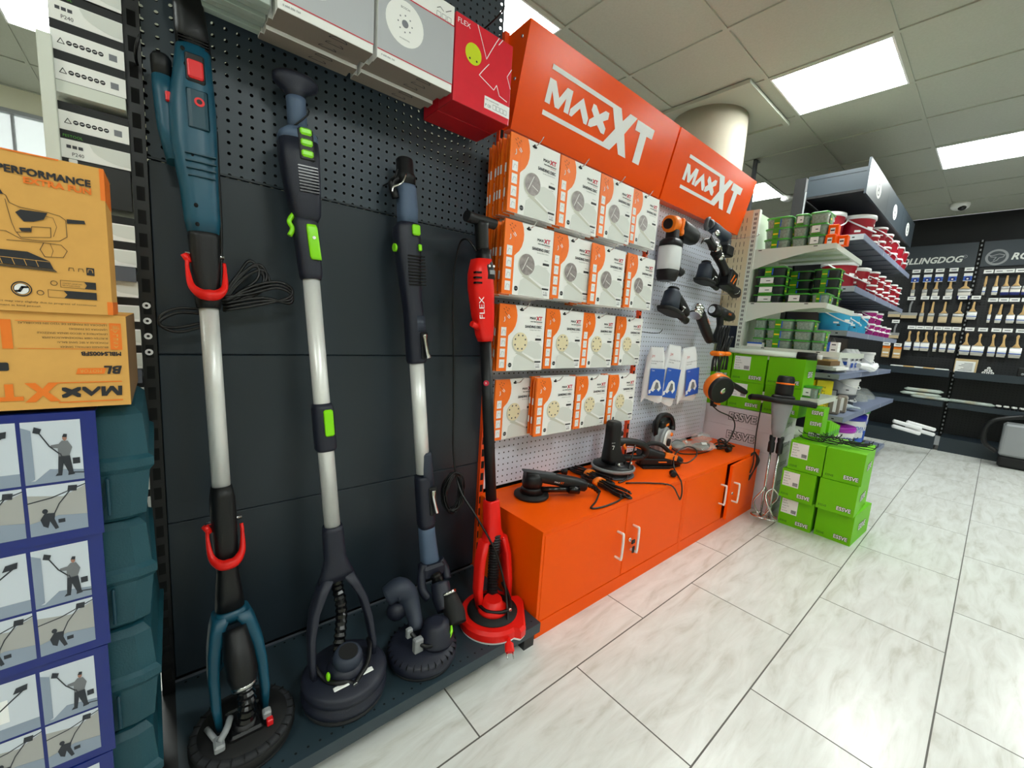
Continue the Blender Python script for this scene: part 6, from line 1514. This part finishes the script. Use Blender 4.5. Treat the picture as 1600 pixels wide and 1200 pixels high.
for k in range(6):
    mono('small_pack', 'small white pack in the wire basket, %s %s' % (['lower', 'upper'][k // 3], ['near', 'middle', 'far'][k % 3]), 'pack', MB('paper_white').rbox(-.02, .02, -.03, .03, 0, .05, .004).use('print_text').box(-.0205, -.02, -.01, .01, .02, .03), (4.285 + (k % 3) * .052, .73, .108 + (k // 3) * .06), group='white packs in the wire basket')
for k in range(4):
    g2 = thing('paint_roller_pack', 'long white sleeve pack sticking out low at the far shelf end, %s' % ['top left', 'top right', 'bottom left', 'bottom right'][k], 'pack', M=T(6.15 + .10 * (k % 2), .54 - .10 * (k % 2), .32 - .055 * (k // 2)) @ RZ(R(-62)) @ RY(R(12)) @ SC(.8, .8, .8), group='long white packs at the far shelf end')
    ob('sleeve', MB('bag_white').body([(-.16, 0, 0, .03, .03), (-.15, 0, 0, .05, .045), (.15, 0, 0, .05, .045), (.16, 0, 0, .03, .03)], 3).mv(RY(PI / 2)) if False else MB('bag_white').at(RY(PI / 2)).body([(-.16, 0, 0, .03, .03), (-.15, 0, 0, .05, .045), (.15, 0, 0, .05, .045), (.16, 0, 0, .03, .03)], 3), g2)

# ================================================================== END WALL WITH BRUSHES
XW = 7.2
for i, (ya, yb2) in enumerate(((.345, 1.40), (-.70, .305))):
    g = thing('shelving_unit', ['black pegboard bay with lettered header left of the slotted post', 'black pegboard bay with round dog logo at the right edge of the photo'][i], 'shelving', (XW, (ya + yb2) / 2, 0), group='black brush wall bays')
    iv = inv(g)
    ob('pegboard', MB('peg_black', iv).add([(XW, ya, 0.1), (XW, yb2, .1), (XW, yb2, 2.17), (XW, ya, 2.17)], [(3, 2, 1, 0)]), g)
    ob('dark_hole_backing', MB('black_matte', iv).box(XW + .02, XW + .03, ya, yb2, .05, 2.4), g)
    hp = MB('gondola_dark', iv).box(XW - .02, XW + .005, ya, yb2, 2.12, 2.40)
    ob('header_panel', hp, g)
    lt = MB('grey_plastic', iv).at(FX(XW - .0208, yb2, 2.12))
    if i == 0:
        lt.use('paper_grey').btext('ROLLINGDOG', .365, .066, .072, .575, .0, .22, b=.035).use('grey_plastic').ringd(.965, .125, .014, .018, .0).text('R', .960, .118, .014, .010, .0)
    else:
        lt.at(FX(XW - .0208, yb2 + .008, 2.112) @ SC(.85, .85, 1)).use('grey_plastic').ringd(.145, .125, .078, .102, .0, 40)
        lt.line([(.075, .155), (.10, .145), (.16, .165), (.21, .15), (.20, .125), (.165, .115), (.15, .085), (.115, .065), (.09, .055)], .009, .0006).line([(.075, .155), (.095, .130), (.14, .125), (.12, .085)], .008, .0006)
        lt.at(FX(XW - .0208, yb2, 2.12)).use('paper_grey').btext('ROLLINGDOG', .225, .066, .072, .575, .0, .22, b=.035)
    tag(ob('lettering', lt, g), 'pale grey lettering')
    up_ = MB('void', iv).box(XW - .012, XW + .02, yb2, yb2 + .04, 0, 2.42).use('grey_plastic')
    z = .15
    while z < 2.4: up_.box(XW - .0128, XW - .012, yb2 + .013, yb2 + .026, z, z + .022); z += .05
    ob('upright', up_, g)
    s1 = MB('gondola_dark', iv).box(6.88, 7.19, ya, yb2, .905, .917).box(6.875, 6.885, ya, yb2, .845, .925)
    ob('shelf', s1, g)
    s2 = MB('gondola_dark', iv).box(6.88, 7.19, ya, yb2, .545, .557).box(6.875, 6.885, ya, yb2, .50, .560)
    ob('shelf', s2, g)
    ob('base_shelf', MB('gondola_dark', iv).box(6.80, 7.19, ya, yb2, .0, .16), g)
    if i == 1: ob('joint_plate', MB('grey_plastic', iv).box(6.796, 6.80, yb2 - .0, yb2 + .04, .06, .17), g)
# paint brushes
XB = 7.115
def brush_mesh(w_, L, blue, style):
    hl = L * .56; n = 16
    h = MB('wood').at(RZ(PI / 2))
    if style == 'tail': sec = [(-hl, 0, 0, w_ * .80, .014), (-hl + .02, 0, 0, w_ * .52, .014), (-hl + .045, 0, 0, .020, .015), (-.05, .004, 0, .016, .013), (-.02, .004, 0, .024, .012), (0, .002, 0, .014, .008)]
    else: sec = [(-hl, 0, 0, w_ * .85, .014), (-hl + .015, 0, 0, w_ * .60, .014), (-hl + .035, 0, 0, .022, .014), (-.03, 0, 0, .018, .012), (0, 0, 0, .014, .008)]
    h.body(sec, 3, n)
    f = MB('ferrule').at(RZ(PI / 2)).body([(-hl - L * .15, 0, 0, w_, .019), (-hl + .002, 0, 0, w_, .019)], 5, n)
    b = MB('bristle_white' if blue != 2 else 'bristle').at(RZ(PI / 2)).body([(-L, .0, 0, w_ * .92, .008), (-L + .01, 0, 0, w_ * .98, .013), (-hl - L * .15, 0, 0, w_ * .97, .017)], 5, n)
    if blue == 1: b.use('bristle_blue').body([(-L * 1.01, 0, 0, w_ * .94, .014), (-L * .86, 0, 0, w_ * 1.03, .020)], 5, n)
    if blue == 0: b.use('paper_white').body([(-L * .92, 0, 0, w_ * 1.03, .021), (-L * .60, 0, 0, w_ * 1.03, .021)], 5, n).use('label_blue').body([(-L * .84, 0, 0, w_ * 1.035, .0215), (-L * .80, 0, 0, w_ * 1.035, .0215)], 5, n)
    return h, f, b
bpz = {}
def brush(lab, y, z, w_, L, blue, style='std', tilt=0):
    key = (w_, L, blue, style); M = T(XB, y, z) @ RX(tilt)
    if key in bpz: return dup(bpz[key], M, lab)
    t = thing('paint_brush', lab, 'paint brush', M=M, group='paint brushes on the black wall')
    h, f, b = brush_mesh(w_, L, blue, style); ob('handle', h, t); ob('ferrule', f, t); ob('bristles', b, t)
    bpz[key] = t
    return t
def tagobj(lab, y, z):
    m = MB('steel').cyl((XW - .002, 0, .0), (XW - .12, 0, .0), .003, n=8)
    t = thing('price_hook', lab, 'price tag', (0, y, z), group='price tag hooks on the black wall')
    ob('hook', m, t)
    p = MB('paper_white').at(FX(XW - .122, 0, 0)).rect(-.036, -.020, .036, .020, 0).use('print_text').rect(-.022, -.004, .022, .004, .0005)
    p.use('paper_white').at(I4).box(XW - .1215, XW - .120, -.032, .032, -.016, .018)
    ob('price_card', p, t)
rows = [
 ('top row, left bay', 2.085, [(.813, .035, 1), (.707, .045, 1), (.609, .05, 1), (.496, .06, 1), (.375, .105, 1)], .255, 'card'),
 ('top row, right bay', 2.05, [(.224, .024, 0), (.144, .042, 0), (.072, .06, 1), (-.006, .075, 1), (-.09, .08, 1)], .21, 'std'),
 ('middle row, left bay', 1.765, [(.691, .04, 2), (.605, .055, 2), (.503, .075, 2), (.378, .09, 2), (.274, .075, 0)], .245, 'std'),
 ('middle row, right bay', 1.738, [(.144, .024, 0), (.066, .045, 0), (-.010, .058, 0), (-.095, .07, 0)], .205, 'std'),
 ('lower row, left bay', 1.408, [(.756, .06, 0), (.681, .052, 0), (.607, .075, 0), (.525, .03, 0), (.450, .052, 0), (.374, .056, 0)], .235, 'tail'),
 ('lower row, right bay', 1.408, [(.271, .078, 0), (.169, .095, 0), (.070, .056, 0), (-.010, .065, 0), (-.105, .085, 0)], .25, 'tail')]
NUM = ['first', 'second', 'third', 'fourth', 'fifth', 'sixth']
for rn, z, its, L, st in rows:
    for k, (y, w_, bl) in enumerate(its):
        tagobj('white price card, %s from left in the %s of brushes' % (NUM[k], rn), y, z)
        zz = z - .045 - (.03 if st == 'card' else 0)
        brush('paint brush, %s from left in the %s' % (NUM[k], rn), y + .006, zz, w_, L if not (rn.startswith('middle row, left') and k == 4) else .2, bl, st if st != 'card' else 'std', tilt=R(rnd.uniform(-2, 2)))
        if st == 'card':
            mono('header_card', 'dark blue card at the handle of the brush, %s from left in the top row' % NUM[k], 'card', MB('paper_white').at(FX(XB - .012, 0, 0)).rect(-.034, -.045, .034, .045, 0).use('label_blue').rect(-.034, -.040, .034, .012, .0005).use('bristle_blue').disc(0, -.016, .022, .001, 18).use('white_print').disc(0, -.02, .009, .0015, 12).use('paper_white').at(I4).box(XB - .0118, XB - .010, -.034, .034, -.045, .045), (0, y, z - .085), group='blue brush cards')
# wide block brushes at the left of the wall
for i, (y, z, w_, kind) in enumerate(((.809, 1.758, .15, 'p'), (.945, 1.77, .12, 'p'), (.912, 1.475, .10, 's'), (.957, 1.189, .075, 'o'), (.85, 1.183, .075, 'o'))):
    if i != 1: tagobj('white price card above the %s' % ['widest block brush', '', 'small scraper brush', 'left orange topped pack', 'right orange topped pack'][i], y, z)
    if kind == 'o':
        m = MB('wood').rbox(-.01, .01, -w_ / 2, w_ / 2, -.17, -.05, .004).use('orange_tool').rbox(-.011, .011, -w_ / 2, w_ / 2, -.055, -.025, .003).use('paper_white').box(-.0112, -.0105, -w_ / 2 + .008, w_ / 2 - .008, -.12, -.10).box(-.0112, -.0105, -w_ / 2 + .008, w_ / 2 - .008, -.15, -.145)
        mono('roller_pack', ['left', 'right'][i - 3] + ' orange topped brush pack, low on the black wall', 'pack', m, (XB, y, z), group='orange topped packs')
    else:
        g2 = thing('block_brush', ['widest pale block brush in the middle row of the black wall', 'pale block brush half hidden behind the shelf end', 'small pale block brush low beside the shelf end'][i], 'brush', (XB, y, z), group='wide block brushes')
        h_ = .20 if kind == 'p' else .17
        ob('handle', MB('grey_plastic').tube([(0, -.01, -.03), (0, 0, -.08), (0, 0, -h_ + .03)], .010, 8), g2)
        ob('block', MB('ferrule').rbox(-.012, .012, -w_ / 2, w_ / 2, -h_ - .005, -h_ + .03, .004), g2)
        ob('bristles', MB('bristle').rbox(-.010, .010, -w_ / 2 + .003, w_ / 2 - .003, -h_ - .04, -h_ - .004, .003), g2)
# shelf goods on the end wall
for i in range(5):
    mono('wooden_stick_pack', 'flat pale stick pack, %s along the upper shelf of the black wall' % NUM[i], 'pack', MB('wood' if i % 2 else 'paper_white').rbox(-.05, .05, -.06, .06, 0, .018, .004), (6.97, .80 - i * .095, .9175), rz=.06 * (i - 2), group='flat packs on the upper black shelf')
m = MB('kraft_pale').box(-.02, .02, -.085, .085, 0, .15).use('paper_white').box(-.021, -.02, -.078, .078, .004, .125).use('print_text')
for k in range(6): m.box(-.0214, -.021, -.06, .05 - .02 * (k % 3), .02 + k * .016, .025 + k * .016)
mono('catalogue_box', 'boxed price list standing on the upper black shelf under the slotted post', 'box', m, (6.94, .235, .9175), rz=R(-12))
for i, (dy, dz) in enumerate(((0, 0), (.032, 0), (-.032, 0), (.016, .028), (-.016, .028), (0, .056))):
    mono('small_roll', 'tiny white roll in the pyramid on the upper black shelf, %s' % ['bottom middle', 'bottom left', 'bottom right', 'middle left', 'middle right', 'top'][i], 'roll', MB('paper_white').at(T(0, 0, .014) @ RY(-PI / 2)).lathe([(.0135, -.02), (.0135, .02)], 14).use('print_dark').lathe([(.005, .0202), (.004, .021)], 10), (6.93, .06 + dy, .9175 + dz * .96), group='tiny white rolls')
mono('black_holder', 'black holder at the right end of the upper black shelf', 'holder', MB('black').rbox(-.05, .05, -.06, .06, 0, .10, .01).use('grey_plastic').ball((-.05, .02, .03), .012), (6.96, -.20, .9175))
for i, (y, z, a, L) in enumerate(((.53, .64, 0, .34), (.55, .59, 0, .36), (.46, .5605, 0, .34), (.14, .5605, -10, .38))):
    g2 = thing('roller_sleeve_pack', ['topmost silver roller pack on the lower black shelf', 'second silver roller pack from top', 'bottom silver roller pack of the pile', 'silver roller pack lying slanted right of the pile'][i], 'pack', M=T(6.95, y, z + .022) @ RZ(R(a)), group='silver roller packs')
    ob('wrapper', MB('film').at(RX(PI / 2)).body([(-L / 2, 0, 0, .02, .006), (-L / 2 + .03, 0, 0, .05, .04), (L / 2 - .03, 0, 0, .05, .042), (L / 2, 0, 0, .055, .008)], 2.4, 14), g2)
    ob('roller', MB('bucket_white').at(RX(PI / 2)).cyl((0, 0, -L / 2 + .04), (0, 0, L / 2 - .04), .017).use('wood').cyl((0, 0, -.04), (0, 0, .04), .0175), g2)
for i in range(8):
    mono('small_roll', 'small white topped roll, %s row number %s on the lower black shelf' % (['front', 'rear'][i % 2], ['one', 'two', 'three', 'four'][i // 2]), 'roll', MB('black').lathe([(.020, 0), (.020, .022)], 16).use('paper_white').lathe([(.021, .022), (.022, .03), (.016, .036)], 16), (6.92 + (i % 2) * .07, -.07 - (i // 2) * .055, .5575), group='small white topped rolls')
g2 = thing('canister', 'grey white canister with a black handle at the right edge by the black wall', 'canister', (6.62, -.25, 0))
ob('tank', MB('grey_plastic').rbox(-.12, .12, -.12, .12, .12, .45, .03, .02, 3), g2)
ob('handle', MB('black').tube([(-.10, .13, .15), (-.10, .22, .22), (-.10, .24, .36), (-.10, .20, .46), (-.08, .12, .50), (0, .0, .53)], .022, 10), g2)
ob('stand', MB('black').rbox(-.11, .11, -.11, .11, 0, .12, .02), g2)
mono('display_stand', 'dark ledge under the canister', 'stand', MB('gondola_dark').box(6.52, 6.78, -.45, -.14, 0, .0005)) if False else None
# ceiling dome camera and small bracket
g2 = thing('dome_camera', 'small white dome camera on the ceiling near the black wall', 'camera', (6.62, .52, CZ - .0))
ob('base', MB('white_print').at(RX(PI)).lathe([(.075, 0), (.078, .02), (.070, .045), (.05, .06)], 28), g2)
ob('lens_dome', MB('black_gloss').ball((-.035, -.02, -.05), .035, .035, .03), g2)
g2 = thing('ceiling_camera', 'white camera mount at the corner of the small ceiling light', 'camera', (5.36, 1.78, CZ))
ob('base', MB('white_print').at(RX(PI)).lathe([(.06, 0), (.06, .03), (.03, .05)], 20), g2)
mono('ceiling_rod', 'thin grey rod hanging from the ceiling behind the smaller orange sign', 'rod', MB('grey_dark').box(-.02, .02, -.012, .012, -.5, -.003).box(-.02, .07, -.012, .012, -.012, -.003), (4.13, 1.67, CZ))
mono('dark_board', 'dark board standing behind the smaller orange sign below the ceiling light', 'board', MB('slate_dark').box(0, 1.6, 0, .03, 0, 2.14).box(.8, 1.2, -.002, .0, 0, 2.1), (3.78, 1.62, 0))
